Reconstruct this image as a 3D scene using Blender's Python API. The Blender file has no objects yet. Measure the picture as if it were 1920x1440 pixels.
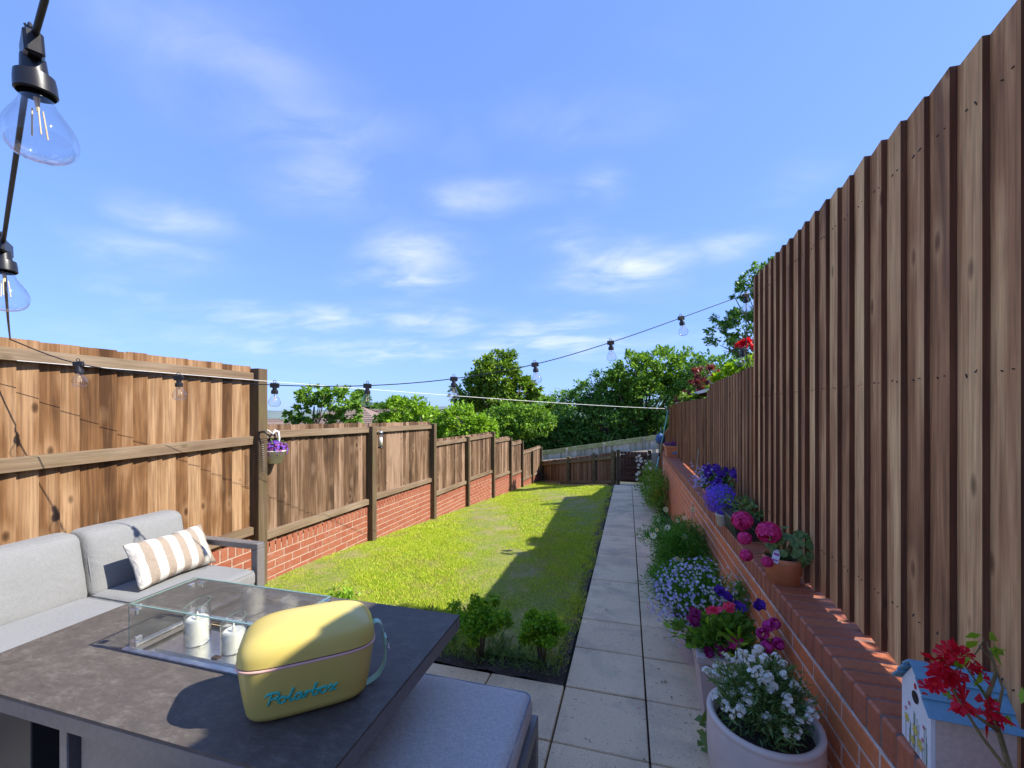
import bpy, bmesh, math, random
import numpy as np
from mathutils import Vector, Matrix

R = math.radians
rnd = random.Random(7)
rng = np.random.default_rng(11)
S = bpy.context.scene
C = S.collection

# ------------------------------------------------------------------ camera
YAW = R(15.5)
FPX = 785.0
cam_d = bpy.data.cameras.new('camera')
cam = bpy.data.objects.new('camera', cam_d); C.objects.link(cam)
cam.location = (0, 0, 0); cam.rotation_euler = (R(90), 0, YAW)
cam_d.sensor_width = 36.0; cam_d.lens = 36.0 * FPX / 1920.0
cam_d.shift_y = 48.0 / 1920.0
cam_d.clip_start = 0.02; cam_d.clip_end = 3000
S.camera = cam

# ------------------------------------------------------------------ sun, sky, exposure
SUN_DIR = Vector((1.0, 0.12, 0.93)).normalized()
sun_el = math.asin(SUN_DIR.z); sun_az = math.atan2(SUN_DIR.x, SUN_DIR.y)
sd = bpy.data.lights.new('sun', 'SUN'); sd.energy = 2.0; sd.angle = R(0.53); sd.color = (1.0, 0.95, 0.87)
so = bpy.data.objects.new('sun', sd); C.objects.link(so)
so.rotation_euler = SUN_DIR.to_track_quat('Z', 'Y').to_euler(); so.location = (20, 4, 20)

W_ = bpy.data.worlds.new('World'); S.world = W_; W_.use_nodes = True
nt = W_.node_tree; nt.nodes.clear()
def wn(t): return nt.nodes.new(t)
sky = wn('ShaderNodeTexSky'); sky.sky_type = 'NISHITA'; sky.sun_disc = False
sky.sun_elevation = sun_el; sky.sun_rotation = sun_az
sky.altitude = 0; sky.air_density = 1.0; sky.dust_density = 0.35; sky.ozone_density = 2.2
gam = wn('ShaderNodeGamma'); gam.inputs['Gamma'].default_value = 0.44   # evens out the bright horizon as the photo shows it
nt.links.new(sky.outputs[0], gam.inputs['Color'])
tint = wn('ShaderNodeMix'); tint.data_type = 'RGBA'; tint.blend_type = 'MULTIPLY'
tint.inputs[0].default_value = 1.0; tint.inputs[7].default_value = (0.355, 0.525, 1.0, 1)
nt.links.new(gam.outputs[0], tint.inputs[6])
tc = wn('ShaderNodeTexCoord'); sep = wn('ShaderNodeSeparateXYZ')
nt.links.new(tc.outputs['Generated'], sep.inputs[0])
def wm(op, a, b=None, clamp=False):
    n = wn('ShaderNodeMath'); n.operation = op; n.use_clamp = clamp
    for i, x in enumerate((a, b)):
        if x is None: continue
        if isinstance(x, (int, float)): n.inputs[i].default_value = x
        else: nt.links.new(x, n.inputs[i])
    return n.outputs[0]
az_ = wm('ARCTAN2', sep.outputs['X'], sep.outputs['Y']); el_ = wm('ARCSINE', sep.outputs['Z'])
zc = wm('ADD', wm('MAXIMUM', sep.outputs['Z'], 0.0), 0.16)
cmb = wn('ShaderNodeCombineXYZ'); nt.links.new(wm('DIVIDE', sep.outputs['X'], zc), cmb.inputs[0]); nt.links.new(wm('DIVIDE', sep.outputs['Y'], zc), cmb.inputs[1])
mp = wn('ShaderNodeMapping'); mp.inputs['Rotation'].default_value = (0, 0, R(-20)); mp.inputs['Scale'].default_value = (0.8, 1.25, 1)
nt.links.new(cmb.outputs[0], mp.inputs[0])
def wnoise(sc, det, ro, di):
    n = wn('ShaderNodeTexNoise'); n.inputs['Scale'].default_value = sc; n.inputs['Detail'].default_value = det
    n.inputs['Roughness'].default_value = ro; n.inputs['Distortion'].default_value = di
    nt.links.new(mp.outputs[0], n.inputs['Vector']); return n.outputs[0]
fine = wnoise(3.4, 9, 0.58, 0.5); broad = wnoise(0.9, 3, 0.5, 0.2); warp = wnoise(1.6, 4, 0.55, 0.0)
wa = wm('MULTIPLY', wm('SUBTRACT', warp, 0.5), 0.5)
# wisps of thin cloud: azimuth, elevation, half width, half height (radians), density
WISPS = [(-0.864, 0.600, 0.201, 0.061, 0.34), (-0.742, 0.540, 0.192, 0.061, 0.38), (-0.679, 0.469, 0.129, 0.059, 0.34), (-0.496, 0.354, 0.091, 0.042, 0.75), (-0.514, 0.298, 0.084, 0.030, 0.90), (-0.347, 0.473, 0.152, 0.030, 0.50), (0.003, 0.323, 0.124, 0.045, 0.95), (-0.144, 0.360, 0.088, 0.045, 0.45), (0.211, 0.340, 0.060, 0.031, 0.50), (-0.931, 0.350, 0.060, 0.027, 0.55), (-0.977, 0.281, 0.081, 0.027, 0.40), (-0.847, 0.178, 0.107, 0.019, 0.55), (-0.679, 0.196, 0.075, 0.019, 0.65), (-0.472, 0.201, 0.116, 0.029, 0.75), (-0.182, 0.198, 0.101, 0.016, 0.60), (-0.207, 0.149, 0.228, 0.025, 0.70), (-0.781, 0.130, 0.252, 0.020, 0.40), (-0.992, 0.215, 0.050, 0.021, 0.35), (-0.144, 0.588, 0.213, 0.039, 0.20), (-0.082, 0.472, 0.061, 0.030, 0.35), (-0.520, 0.133, 0.144, 0.013, 0.50), (0.332, 0.431, 0.052, 0.029, 0.20)]
tot = wm('MULTIPLY', wm('SUBTRACT', broad, 0.56, True), 1.3)
for (a0, e0, sw, sh, st) in WISPS:
    qa = wm('DIVIDE', wm('SUBTRACT', wm('ADD', az_, wm('MULTIPLY', wa, 0.6)), a0), sw)
    qe = wm('DIVIDE', wm('SUBTRACT', wm('ADD', el_, wm('MULTIPLY', wa, 0.25)), e0), sh)
    d2 = wm('ADD', wm('MULTIPLY', qa, qa), wm('MULTIPLY', qe, qe))
    tot = wm('MAXIMUM', tot, wm('MULTIPLY', wm('POWER', 2.718, wm('MULTIPLY', d2, -0.9)), st))
ff = wn('ShaderNodeMapRange'); ff.inputs[1].default_value = 0.36; ff.inputs[2].default_value = 0.68; nt.links.new(fine, ff.inputs[0])
mm2 = wm('MULTIPLY', wm('MULTIPLY', tot, wm('ADD', wm('MULTIPLY', ff.outputs[0], 0.85), 0.15)), 0.82, True)
cm = wn('ShaderNodeMix'); cm.data_type = 'RGBA'; cm.inputs[7].default_value = (1.75, 1.82, 1.95, 1)
nt.links.new(mm2, cm.inputs[0]); nt.links.new(tint.outputs[2], cm.inputs[6])
bg = wn('ShaderNodeBackground'); bg.inputs[1].default_value = 0.15
nt.links.new(cm.outputs[2], bg.inputs[0])
wo = wn('ShaderNodeOutputWorld'); nt.links.new(bg.outputs[0], wo.inputs[0])

S.view_settings.view_transform = 'Standard'; S.view_settings.look = 'None'
S.view_settings.exposure = 2.12; S.view_settings.gamma = 1.0
S.cycles.max_bounces = 8; S.cycles.diffuse_bounces = 4; S.cycles.transparent_max_bounces = 16
S.cycles.use_denoising = True; S.cycles.sample_clamp_indirect = 6

# ------------------------------------------------------------------ measuring helper: image point at camera distance d -> place
CA, SA = math.cos(YAW), math.sin(YAW)
def at(u, v, d):
    lat = (u - 960) / FPX * d
    return Vector((lat * CA - d * SA, lat * SA + d * CA, (768 - v) / FPX * d))

# ------------------------------------------------------------------ materials
MATS = {}
def newmat(name):
    m = bpy.data.materials.new(name); m.use_nodes = True
    t = m.node_tree; t.nodes.clear()
    o = t.nodes.new('ShaderNodeOutputMaterial'); p = t.nodes.new('ShaderNodeBsdfPrincipled')
    t.links.new(p.outputs[0], o.inputs[0])
    MATS[name] = m
    return m, t, p, o
def L(t, a, b): t.links.new(a, b)
def val(t, op, a, b=None, clamp=False):
    n = t.nodes.new('ShaderNodeMath'); n.operation = op; n.use_clamp = clamp
    for i, x in enumerate((a, b)):
        if x is None: continue
        if isinstance(x, (int, float)): n.inputs[i].default_value = x
        else: t.links.new(x, n.inputs[i])
    return n.outputs[0]
def noise(t, vec, scale, detail=4, rough=0.55, dist=0.0):
    n = t.nodes.new('ShaderNodeTexNoise'); n.inputs['Scale'].default_value = scale
    n.inputs['Detail'].default_value = detail; n.inputs['Roughness'].default_value = rough; n.inputs['Distortion'].default_value = dist
    if vec is not None: t.links.new(vec, n.inputs['Vector'])
    return n.outputs[0]
def ramp(t, fac, stops):
    n = t.nodes.new('ShaderNodeValToRGB'); e = n.color_ramp.elements
    while len(e) < len(stops): e.new(0.5)
    for i, (p, c) in enumerate(stops):
        e[i].position = p
        e[i].color = (c, c, c, 1) if isinstance(c, (int, float)) else (*c, 1)
    t.links.new(fac, n.inputs[0]); return n.outputs[0]
def mix(t, fac, a, b, mode='MIX'):
    n = t.nodes.new('ShaderNodeMix'); n.data_type = 'RGBA'; n.blend_type = mode
    if isinstance(fac, (int, float)): n.inputs[0].default_value = fac
    else: t.links.new(fac, n.inputs[0])
    for i, x in ((6, a), (7, b)):
        if isinstance(x, tuple): n.inputs[i].default_value = (*x, 1)
        else: t.links.new(x, n.inputs[i])
    return n.outputs[2]
def objvec(t, scale=(1, 1, 1), rand=True):
    c = t.nodes.new('ShaderNodeTexCoord').outputs['Object']
    if rand:
        r = t.nodes.new('ShaderNodeObjectInfo').outputs['Random']
        cb = t.nodes.new('ShaderNodeCombineXYZ')
        t.links.new(val(t, 'MULTIPLY', r, 53.0), cb.inputs[0]); t.links.new(val(t, 'MULTIPLY', r, 31.0), cb.inputs[1]); t.links.new(val(t, 'MULTIPLY', r, 71.0), cb.inputs[2])
        va = t.nodes.new('ShaderNodeVectorMath'); va.operation = 'ADD'
        t.links.new(c, va.inputs[0]); t.links.new(cb.outputs[0], va.inputs[1]); c = va.outputs[0]
    m = t.nodes.new('ShaderNodeMapping'); m.inputs['Scale'].default_value = scale
    t.links.new(c, m.inputs[0]); return m.outputs[0]
def rand_id(t):
    r = t.nodes.new('ShaderNodeObjectInfo').outputs['Random']
    g = t.nodes.new('ShaderNodeNewGeometry').outputs['Random Per Island']
    return val(t, 'FRACT', val(t, 'ADD', val(t, 'MULTIPLY', r, 7.31), g))
def bump(t, p, h, strength=0.3, dist=0.01):
    b = t.nodes.new('ShaderNodeBump'); b.inputs['Strength'].default_value = strength; b.inputs['Distance'].default_value = dist
    t.links.new(h, b.inputs['Height']); t.links.new(b.outputs[0], p.inputs['Normal'])

def plain(name, col, rough=0.6, metal=0.0, var=0.12, nscale=20, bmp=0.15, spec=0.5):
    m, t, p, o = newmat(name)
    v = objvec(t); n = noise(t, v, nscale, 5)
    a = tuple(c * (1 - var) for c in col); b = tuple(min(1, c * (1 + var)) for c in col)
    L(t, ramp(t, n, [(0.3, a), (0.7, b)]), p.inputs['Base Color'])
    p.inputs['Roughness'].default_value = rough; p.inputs['Metallic'].default_value = metal
    p.inputs['Specular IOR Level'].default_value = spec
    if bmp: bump(t, p, noise(t, v, nscale * 6, 3), bmp, 0.002)
    return m

def wood(name, dark, mid, light, axis='z', knots=1.0, moss=0.0, fine=110, vary=0.13):
    m, t, p, o = newmat(name)
    def sc(a, l):
        return {'z': (a, a, l), 'y': (a, l, a), 'x': (l, a, a)}[axis]
    streak = noise(t, objvec(t, sc(14, 0.9)), 1.0, 6, 0.6, 0.6)
    blotch = noise(t, objvec(t, sc(5, 1.8)), 1.0, 3, 0.5, 0.3)
    grain = noise(t, objvec(t, sc(fine, 3.0)), 1.0, 3, 0.6)
    r = rand_id(t)
    s = val(t, 'ADD', val(t, 'MULTIPLY', streak, 0.62), val(t, 'MULTIPLY', blotch, 0.38))
    s = val(t, 'ADD', s, val(t, 'MULTIPLY', val(t, 'SUBTRACT', r, 0.5), vary))
    col = ramp(t, s, [(0.34, dark), (0.48, mid), (0.66, light)])
    col = mix(t, val(t, 'MULTIPLY', val(t, 'SUBTRACT', 1.0, ramp(t, grain, [(0.35, 0.0), (0.6, 1.0)])), 0.38), col, tuple(c * 0.45 for c in dark))
    vo = t.nodes.new('ShaderNodeTexVoronoi'); vo.inputs['Scale'].default_value = 1.0; vo.inputs['Randomness'].default_value = 1.0
    L(t, objvec(t, sc(7.5, 3.6)), vo.inputs['Vector'])
    k = ramp(t, vo.outputs['Distance'], [(0.05, 1.0), (0.13, 0.0)])
    kh = ramp(t, vo.outputs['Distance'], [(0.09, 0.0), (0.15, 0.35), (0.34, 0.0)])
    col = mix(t, val(t, 'MULTIPLY', kh, 0.8 * knots), col, light)
    col = mix(t, val(t, 'MULTIPLY', k, 0.75 * knots), col, tuple(c * 0.35 for c in dark))
    if moss:
        mo = ramp(t, noise(t, objvec(t, (3, 3, 2)), 1.5, 4), [(0.45, 0.0), (0.7, 1.0)])
        col = mix(t, val(t, 'MULTIPLY', mo, moss), col, (0.12, 0.12, 0.03))
    L(t, col, p.inputs['Base Color']); p.inputs['Roughness'].default_value = 0.82; p.inputs['Specular IOR Level'].default_value = 0.25
    bump(t, p, val(t, 'ADD', grain, val(t, 'MULTIPLY', streak, 0.7)), 0.5, 0.004)
    return m
wood('board_tan', (0.076, 0.033, 0.011), (0.201, 0.097, 0.037), (0.410, 0.250, 0.129), vary=0.30)
wood('board_grey_tan', (0.054, 0.029, 0.014), (0.145, 0.081, 0.041), (0.351, 0.227, 0.144), vary=0.26)
wood('rail_y', (0.130, 0.082, 0.048), (0.211, 0.142, 0.085), (0.292, 0.218, 0.142), axis='y', knots=0.5, moss=0.15)
wood('post_wood', (0.066, 0.041, 0.021), (0.112, 0.074, 0.041), (0.162, 0.112, 0.066), knots=0.4, moss=0.35)
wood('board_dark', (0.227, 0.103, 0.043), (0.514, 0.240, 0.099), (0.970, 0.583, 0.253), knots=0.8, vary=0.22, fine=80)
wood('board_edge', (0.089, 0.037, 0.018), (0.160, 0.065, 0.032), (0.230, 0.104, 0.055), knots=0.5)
wood('board_dark_low', (0.156, 0.069, 0.028), (0.340, 0.157, 0.064), (0.552, 0.282, 0.127), knots=1.0, vary=0.2)
wood('rail_dark', (0.07, 0.04, 0.025), (0.11, 0.065, 0.04), (0.16, 0.10, 0.065), axis='y', knots=0.4)
wood('gate_wood', (0.053, 0.026, 0.015), (0.095, 0.047, 0.028), (0.158, 0.082, 0.046), axis='x', knots=0.3)
wood('back_board', (0.130, 0.072, 0.033), (0.221, 0.130, 0.065), (0.338, 0.208, 0.117), vary=0.35)
wood('back_rail', (0.14, 0.10, 0.045), (0.20, 0.15, 0.07), (0.27, 0.21, 0.11), axis='x', moss=0.3)
wood('pale_board', (0.300, 0.285, 0.195), (0.450, 0.420, 0.300), (0.600, 0.570, 0.450), vary=0.5)
wood('pale_rail', (0.270, 0.284, 0.108), (0.378, 0.392, 0.162), (0.486, 0.486, 0.243), axis='x', moss=0.4)
wood('edging_wood', (0.22, 0.17, 0.09), (0.33, 0.26, 0.15), (0.42, 0.34, 0.22), axis='x')

def brick_mat(name, cols, stain=(0.42, 0.30, 0.24), st=0.15, rough=0.75):
    m, t, p, o = newmat(name)
    r = rand_id(t)
    col = ramp(t, r, [(i / (len(cols) - 1) * 0.98 + 0.01, c) for i, c in enumerate(cols)])
    n = noise(t, objvec(t), 14, 6, 0.65)
    col = mix(t, val(t, 'MULTIPLY', ramp(t, n, [(0.5, 0.0), (0.75, 1.0)]), st * 2), col, stain)
    n2 = noise(t, objvec(t), 60, 4, 0.6)
    col = mix(t, ramp(t, n2, [(0.35, 0.35), (0.6, 0.0)]), col, tuple(c * 0.5 for c in cols[0]))
    L(t, col, p.inputs['Base Color']); p.inputs['Roughness'].default_value = rough
    bump(t, p, n2, 0.35, 0.003)
    return m
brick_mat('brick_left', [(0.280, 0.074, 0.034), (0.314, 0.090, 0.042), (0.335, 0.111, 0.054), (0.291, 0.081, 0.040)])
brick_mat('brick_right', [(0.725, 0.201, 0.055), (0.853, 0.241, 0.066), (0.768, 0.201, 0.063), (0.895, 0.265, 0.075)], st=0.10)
brick_mat('coping_brick', [(0.428, 0.132, 0.056), (0.514, 0.150, 0.062), (0.357, 0.108, 0.056), (0.543, 0.175, 0.066)], stain=(0.315, 0.132, 0.085), st=0.2, rough=0.6)
plain('mortar', (0.40, 0.30, 0.22), 0.9, var=0.25, nscale=30)
plain('mortar_pale', (0.66, 0.54, 0.44), 0.9, var=0.25, nscale=30)
plain('mortar_dark', (0.20, 0.15, 0.12), 0.9, var=0.3, nscale=30)

def slab_mat():
    m, t, p, o = newmat('paving_slab')
    v = objvec(t); r = rand_id(t)
    g = t.nodes.new('ShaderNodeNewGeometry').outputs['Position']
    col = ramp(t, r, [(0.0, (0.75, 0.545, 0.31)), (0.5, (0.82, 0.61, 0.35)), (1.0, (0.78, 0.58, 0.33))])
    sp = noise(t, v, 140, 2, 0.5)
    col = mix(t, ramp(t, sp, [(0.28, 0.6), (0.42, 0.0)]), col, (0.16, 0.13, 0.10))
    sp2 = noise(t, v, 38, 3, 0.6)
    col = mix(t, ramp(t, sp2, [(0.64, 0.0), (0.72, 0.7)]), col, (0.17, 0.135, 0.10))
    st = noise(t, g, 2.6, 5, 0.6, 0.4)
    col = mix(t, ramp(t, st, [(0.47, 0.0), (0.66, 0.6)]), col, (0.36, 0.28, 0.19))
    L(t, col, p.inputs['Base Color']); p.inputs['Roughness'].default_value = 0.85
    bump(t, p, sp, 0.25, 0.002)
slab_mat()

def earth(name, a, b, c):
    m, t, p, o = newmat(name)
    g = t.nodes.new('ShaderNodeNewGeometry').outputs['Position']
    n = noise(t, g, 9, 8, 0.7); n2 = noise(t, g, 60, 4, 0.6)
    col = ramp(t, val(t, 'ADD', val(t, 'MULTIPLY', n, 0.6), val(t, 'MULTIPLY', n2, 0.4)), [(0.35, a), (0.5, b), (0.65, c)])
    L(t, col, p.inputs['Base Color']); p.inputs['Roughness'].default_value = 0.95
    bump(t, p, val(t, 'ADD', n, n2), 0.8, 0.03)
earth('soil', (0.037, 0.025, 0.017), (0.076, 0.053, 0.037), (0.145, 0.105, 0.076))
earth('ground_earth', (0.05, 0.05, 0.025), (0.09, 0.085, 0.045), (0.14, 0.12, 0.07))
earth('gravel_earth', (0.120, 0.102, 0.078), (0.204, 0.174, 0.138), (0.300, 0.264, 0.216))

def lawn_mats():
    m, t, p, o = newmat('lawn_base')
    g = t.nodes.new('ShaderNodeNewGeometry').outputs['Position']
    n = noise(t, g, 1.3, 5, 0.6); n2 = noise(t, g, 45, 4, 0.7); n3 = noise(t, g, 7, 4, 0.6)
    col = ramp(t, n2, [(0.3, (0.084, 0.107, 0.014)), (0.5, (0.181, 0.233, 0.023)), (0.7, (0.318, 0.353, 0.046))])
    dry = ramp(t, val(t, 'ADD', val(t, 'MULTIPLY', n, 0.5), val(t, 'MULTIPLY', n3, 0.5)), [(0.46, 0.0), (0.60, 0.7)])
    col = mix(t, dry, col, (0.36, 0.26, 0.14))
    L(t, col, p.inputs['Base Color']); p.inputs['Roughness'].default_value = 0.95
    bump(t, p, n2, 0.9, 0.02)
    m, t, p, o = newmat('grass_blade')
    g = t.nodes.new('ShaderNodeNewGeometry')
    n = noise(t, g.outputs['Position'], 1.3, 5, 0.6); n3 = noise(t, g.outputs['Position'], 7, 4, 0.6)
    col = ramp(t, g.outputs['Random Per Island'], [(0.0, (0.227, 0.354, 0.019)), (0.45, (0.425, 0.575, 0.029)), (0.85, (0.664, 0.732, 0.056)), (1.0, (0.970, 0.752, 0.192))])
    dry = ramp(t, val(t, 'ADD', val(t, 'MULTIPLY', n, 0.5), val(t, 'MULTIPLY', n3, 0.5)), [(0.50, 0.0), (0.66, 0.6)])
    col = mix(t, dry, col, (0.44, 0.37, 0.13))
    L(t, col, p.inputs['Base Color']); p.inputs['Roughness'].default_value = 0.6; p.inputs['Specular IOR Level'].default_value = 0.2
    tr = t.nodes.new('ShaderNodeBsdfTranslucent'); L(t, col, tr.inputs[0])
    ms = t.nodes.new('ShaderNodeMixShader'); ms.inputs[0].default_value = 0.3
    L(t, p.outputs[0], ms.inputs[1]); L(t, tr.outputs[0], ms.inputs[2]); L(t, ms.outputs[0], o.inputs[0])
lawn_mats()

def leaf(name, dark, mid, light, trans=0.35, rough=0.5):
    m, t, p, o = newmat(name)
    g = t.nodes.new('ShaderNodeNewGeometry')
    n = noise(t, g.outputs['Position'], 0.9, 3)
    f = val(t, 'ADD', val(t, 'MULTIPLY', g.outputs['Random Per Island'], 0.6), val(t, 'MULTIPLY', n, 0.4))
    col = ramp(t, f, [(0.15, dark), (0.5, mid), (0.85, light)])
    L(t, col, p.inputs['Base Color']); p.inputs['Roughness'].default_value = rough; p.inputs['Specular IOR Level'].default_value = 0.3
    tr = t.nodes.new('ShaderNodeBsdfTranslucent'); L(t, mix(t, 1.0, col, (1.25, 1.2, 0.6), 'MULTIPLY'), tr.inputs[0])
    ms = t.nodes.new('ShaderNodeMixShader'); ms.inputs[0].default_value = trans
    L(t, p.outputs[0], ms.inputs[1]); L(t, tr.outputs[0], ms.inputs[2]); L(t, ms.outputs[0], o.inputs[0])
    return m
leaf('leaf_dark', (0.060, 0.140, 0.031), (0.116, 0.264, 0.050), (0.247, 0.434, 0.075))
leaf('leaf_mid', (0.070, 0.165, 0.022), (0.153, 0.308, 0.032), (0.304, 0.484, 0.054))
leaf('leaf_bright', (0.112, 0.229, 0.018), (0.224, 0.405, 0.025), (0.374, 0.581, 0.043))
leaf('leaf_olive', (0.075, 0.151, 0.018), (0.150, 0.267, 0.026), (0.281, 0.418, 0.046))
leaf('leaf_lime', (0.14, 0.28, 0.01), (0.24, 0.42, 0.015), (0.36, 0.52, 0.03), 0.5)
leaf('leaf_maroon', (0.08, 0.012, 0.018), (0.18, 0.03, 0.04), (0.33, 0.10, 0.08))
leaf('leaf_bush', (0.078, 0.215, 0.014), (0.194, 0.408, 0.022), (0.438, 0.670, 0.030))
leaf('leaf_grey', (0.085, 0.176, 0.046), (0.153, 0.256, 0.078), (0.255, 0.368, 0.130))
leaf('leaf_fern', (0.051, 0.176, 0.019), (0.102, 0.304, 0.033), (0.204, 0.448, 0.052))
def petal(name, a, b, trans=0.25):
    return leaf(name, a, tuple((x + y) / 2 for x, y in zip(a, b)), b, trans)
petal('petal_magenta', (0.55, 0.010, 0.12), (0.97, 0.09, 0.36), 0.3)
petal('petal_pink', (0.50, 0.01, 0.22), (0.95, 0.13, 0.50), 0.3)
petal('petal_coral', (0.72, 0.02, 0.09), (0.95, 0.08, 0.18))
petal('petal_purple', (0.05, 0.012, 0.20), (0.17, 0.04, 0.48))
petal('petal_violet', (0.11, 0.05, 0.55), (0.24, 0.13, 0.85))
petal('petal_lilac', (0.34, 0.28, 0.70), (0.62, 0.58, 0.92))
petal('petal_paleblue', (0.55, 0.60, 0.85), (0.85, 0.88, 0.95))
petal('petal_white', (0.72, 0.70, 0.62), (0.92, 0.90, 0.84))
petal('petal_cream', (0.75, 0.72, 0.45), (0.90, 0.87, 0.60))
petal('petal_yellow', (0.70, 0.48, 0.02), (0.85, 0.65, 0.05))
petal('petal_mauve', (0.20, 0.03, 0.22), (0.45, 0.12, 0.45))
petal('petal_burgundy', (0.16, 0.005, 0.06), (0.36, 0.02, 0.16))
petal('petal_red', (0.60, 0.005, 0.02), (0.85, 0.02, 0.06))
plain('bark', (0.12, 0.09, 0.06), 0.9, var=0.3, nscale=12, bmp=0.8)
plain('stem_green', (0.10, 0.17, 0.04), 0.6)
plain('stem_brown', (0.22, 0.16, 0.06), 0.7, var=0.3, nscale=40)
plain('terracotta', (0.650, 0.228, 0.094), 0.75, var=0.18, nscale=9)
plain('pot_lilac', (0.684, 0.544, 0.442), 0.6, var=0.07, nscale=10)
plain('pot_mauve', (0.572, 0.442, 0.387), 0.6, var=0.1)
plain('trough_black', (0.028, 0.036, 0.030), 0.35, bmp=0.05)
plain('plastic_cream', (0.72, 0.66, 0.55), 0.45)
plain('plastic_black', (0.016, 0.014, 0.014), 0.35, bmp=0.05)
plain('cable_black', (0.012, 0.012, 0.014), 0.5, bmp=0)
plain('rope_white', (0.75, 0.74, 0.70), 0.7, bmp=0)
plain('pole_green', (0.25, 0.60, 0.50), 0.35, bmp=0)
plain('cane', (0.42, 0.34, 0.24), 0.7)
plain('charcoal_metal', (0.171, 0.155, 0.145), 0.45, metal=0.0, bmp=0.1, nscale=60)
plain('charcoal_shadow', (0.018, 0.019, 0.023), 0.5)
plain('steel', (0.775, 0.762, 0.725), 0.28, metal=1.0, bmp=0.05, nscale=40)
plain('steel_satin', (0.624, 0.624, 0.624), 0.42, metal=0.9, bmp=0.05, nscale=40)
plain('wax', (0.900, 0.840, 0.725), 0.45, var=0.03)
plain('wire_dark', (0.05, 0.045, 0.04), 0.4, metal=0.6)
plain('trim_pink', (0.72, 0.42, 0.32), 0.4, var=0.03, bmp=0)
plain('strap_mint', (0.34, 0.58, 0.42), 0.5, var=0.06, nscale=50)
plain('letter_teal', (0.05, 0.50, 0.40), 0.3, var=0.03, bmp=0)
plain('wall_white', (0.70, 0.68, 0.63), 0.7)
plain('bird_white', (0.80, 0.79, 0.76), 0.55, var=0.05)
plain('bird_side', (0.672, 0.517, 0.408), 0.8, var=0.1, nscale=90, bmp=0.5)
plain('bird_blue', (0.17, 0.36, 0.47), 0.6, var=0.08, nscale=60, bmp=0.3)
plain('paint_red', (0.55, 0.03, 0.06), 0.5, bmp=0)
plain('paint_yellow', (0.72, 0.56, 0.10), 0.5, bmp=0)
plain('paint_green', (0.20, 0.28, 0.16), 0.5, bmp=0)
plain('hole_dark', (0.03, 0.015, 0.01), 0.8, bmp=0)
plain('label_white', (0.80, 0.78, 0.80), 0.4, bmp=0)
plain('label_purple', (0.35, 0.06, 0.30), 0.4, bmp=0)
plain('label_blue', (0.10, 0.25, 0.42), 0.4, bmp=0)
plain('blue_fabric', (0.05, 0.11, 0.24), 0.7)
plain('pale_timber', (0.50, 0.42, 0.28), 0.8)
plain('wall_render', (0.62, 0.56, 0.46), 0.8)
plain('glass_dark', (0.04, 0.05, 0.06), 0.1)

def roof_mat():
    m, t, p, o = newmat('roof_tile')
    r = rand_id(t); n = noise(t, objvec(t), 8, 5)
    col = ramp(t, val(t, 'ADD', val(t, 'MULTIPLY', r, 0.4), val(t, 'MULTIPLY', n, 0.6)), [(0.3, (0.17, 0.115, 0.09)), (0.7, (0.28, 0.20, 0.155))])
    L(t, col, p.inputs['Base Color']); p.inputs['Roughness'].default_value = 0.9
roof_mat()

def fabric(name, a, b, sc=900):
    m, t, p, o = newmat(name)
    v = objvec(t, rand=False)
    w1 = noise(t, objvec(t, (sc, 60, sc), False), 1.0, 2); w2 = noise(t, objvec(t, (60, sc, 60), False), 1.0, 2)
    f = val(t, 'ADD', val(t, 'MULTIPLY', w1, 0.5), val(t, 'MULTIPLY', w2, 0.5))
    col = ramp(t, f, [(0.38, a), (0.62, b)])
    col = mix(t, ramp(t, noise(t, v, 5, 3), [(0.3, 0.12), (0.7, 0.0)]), col, tuple(x * 0.6 for x in a))
    L(t, col, p.inputs['Base Color']); p.inputs['Roughness'].default_value = 0.9
    p.inputs['Sheen Weight'].default_value = 0.15; p.inputs['Specular IOR Level'].default_value = 0.2
    bump(t, p, val(t, 'ADD', f, val(t, 'MULTIPLY', noise(t, v, 7, 4, 0.55, 1.0), 5.0)), 0.32, 0.008)
    return m
fabric('cushion_grey', (0.202, 0.202, 0.194), (0.262, 0.262, 0.251))
fabric('stool_grey', (0.378, 0.355, 0.317), (0.680, 0.619, 0.541))
plain('piping_grey', (0.20, 0.20, 0.195), 0.8)
plain('piping_blue', (0.26, 0.27, 0.29), 0.8)
plain('zip_dark', (0.02, 0.02, 0.02), 0.5)

def stripe_mat():
    m, t, p, o = newmat('striped_fabric')
    c = t.nodes.new('ShaderNodeTexCoord').outputs['Object']
    s = t.nodes.new('ShaderNodeSeparateXYZ'); L(t, c, s.inputs[0])
    y = val(t, 'ADD', s.outputs[1], 0.23)
    f = val(t, 'FRACT', val(t, 'MULTIPLY', y, 1 / 0.092))
    w = val(t, 'LESS_THAN', f, 0.52)
    v = objvec(t, (250, 250, 250), False)
    n = noise(t, v, 1.0, 3)
    a = ramp(t, n, [(0.3, (0.26, 0.205, 0.150)), (0.7, (0.36, 0.29, 0.22))])
    b = ramp(t, n, [(0.3, (0.52, 0.485, 0.42)), (0.7, (0.62, 0.585, 0.52))])
    L(t, mix(t, w, a, b), p.inputs['Base Color']); p.inputs['Roughness'].default_value = 0.95
    bump(t, p, noise(t, objvec(t, (1, 1, 1), False), 30, 4, 0.6, 1.2), 0.55, 0.012)
stripe_mat()

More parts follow.
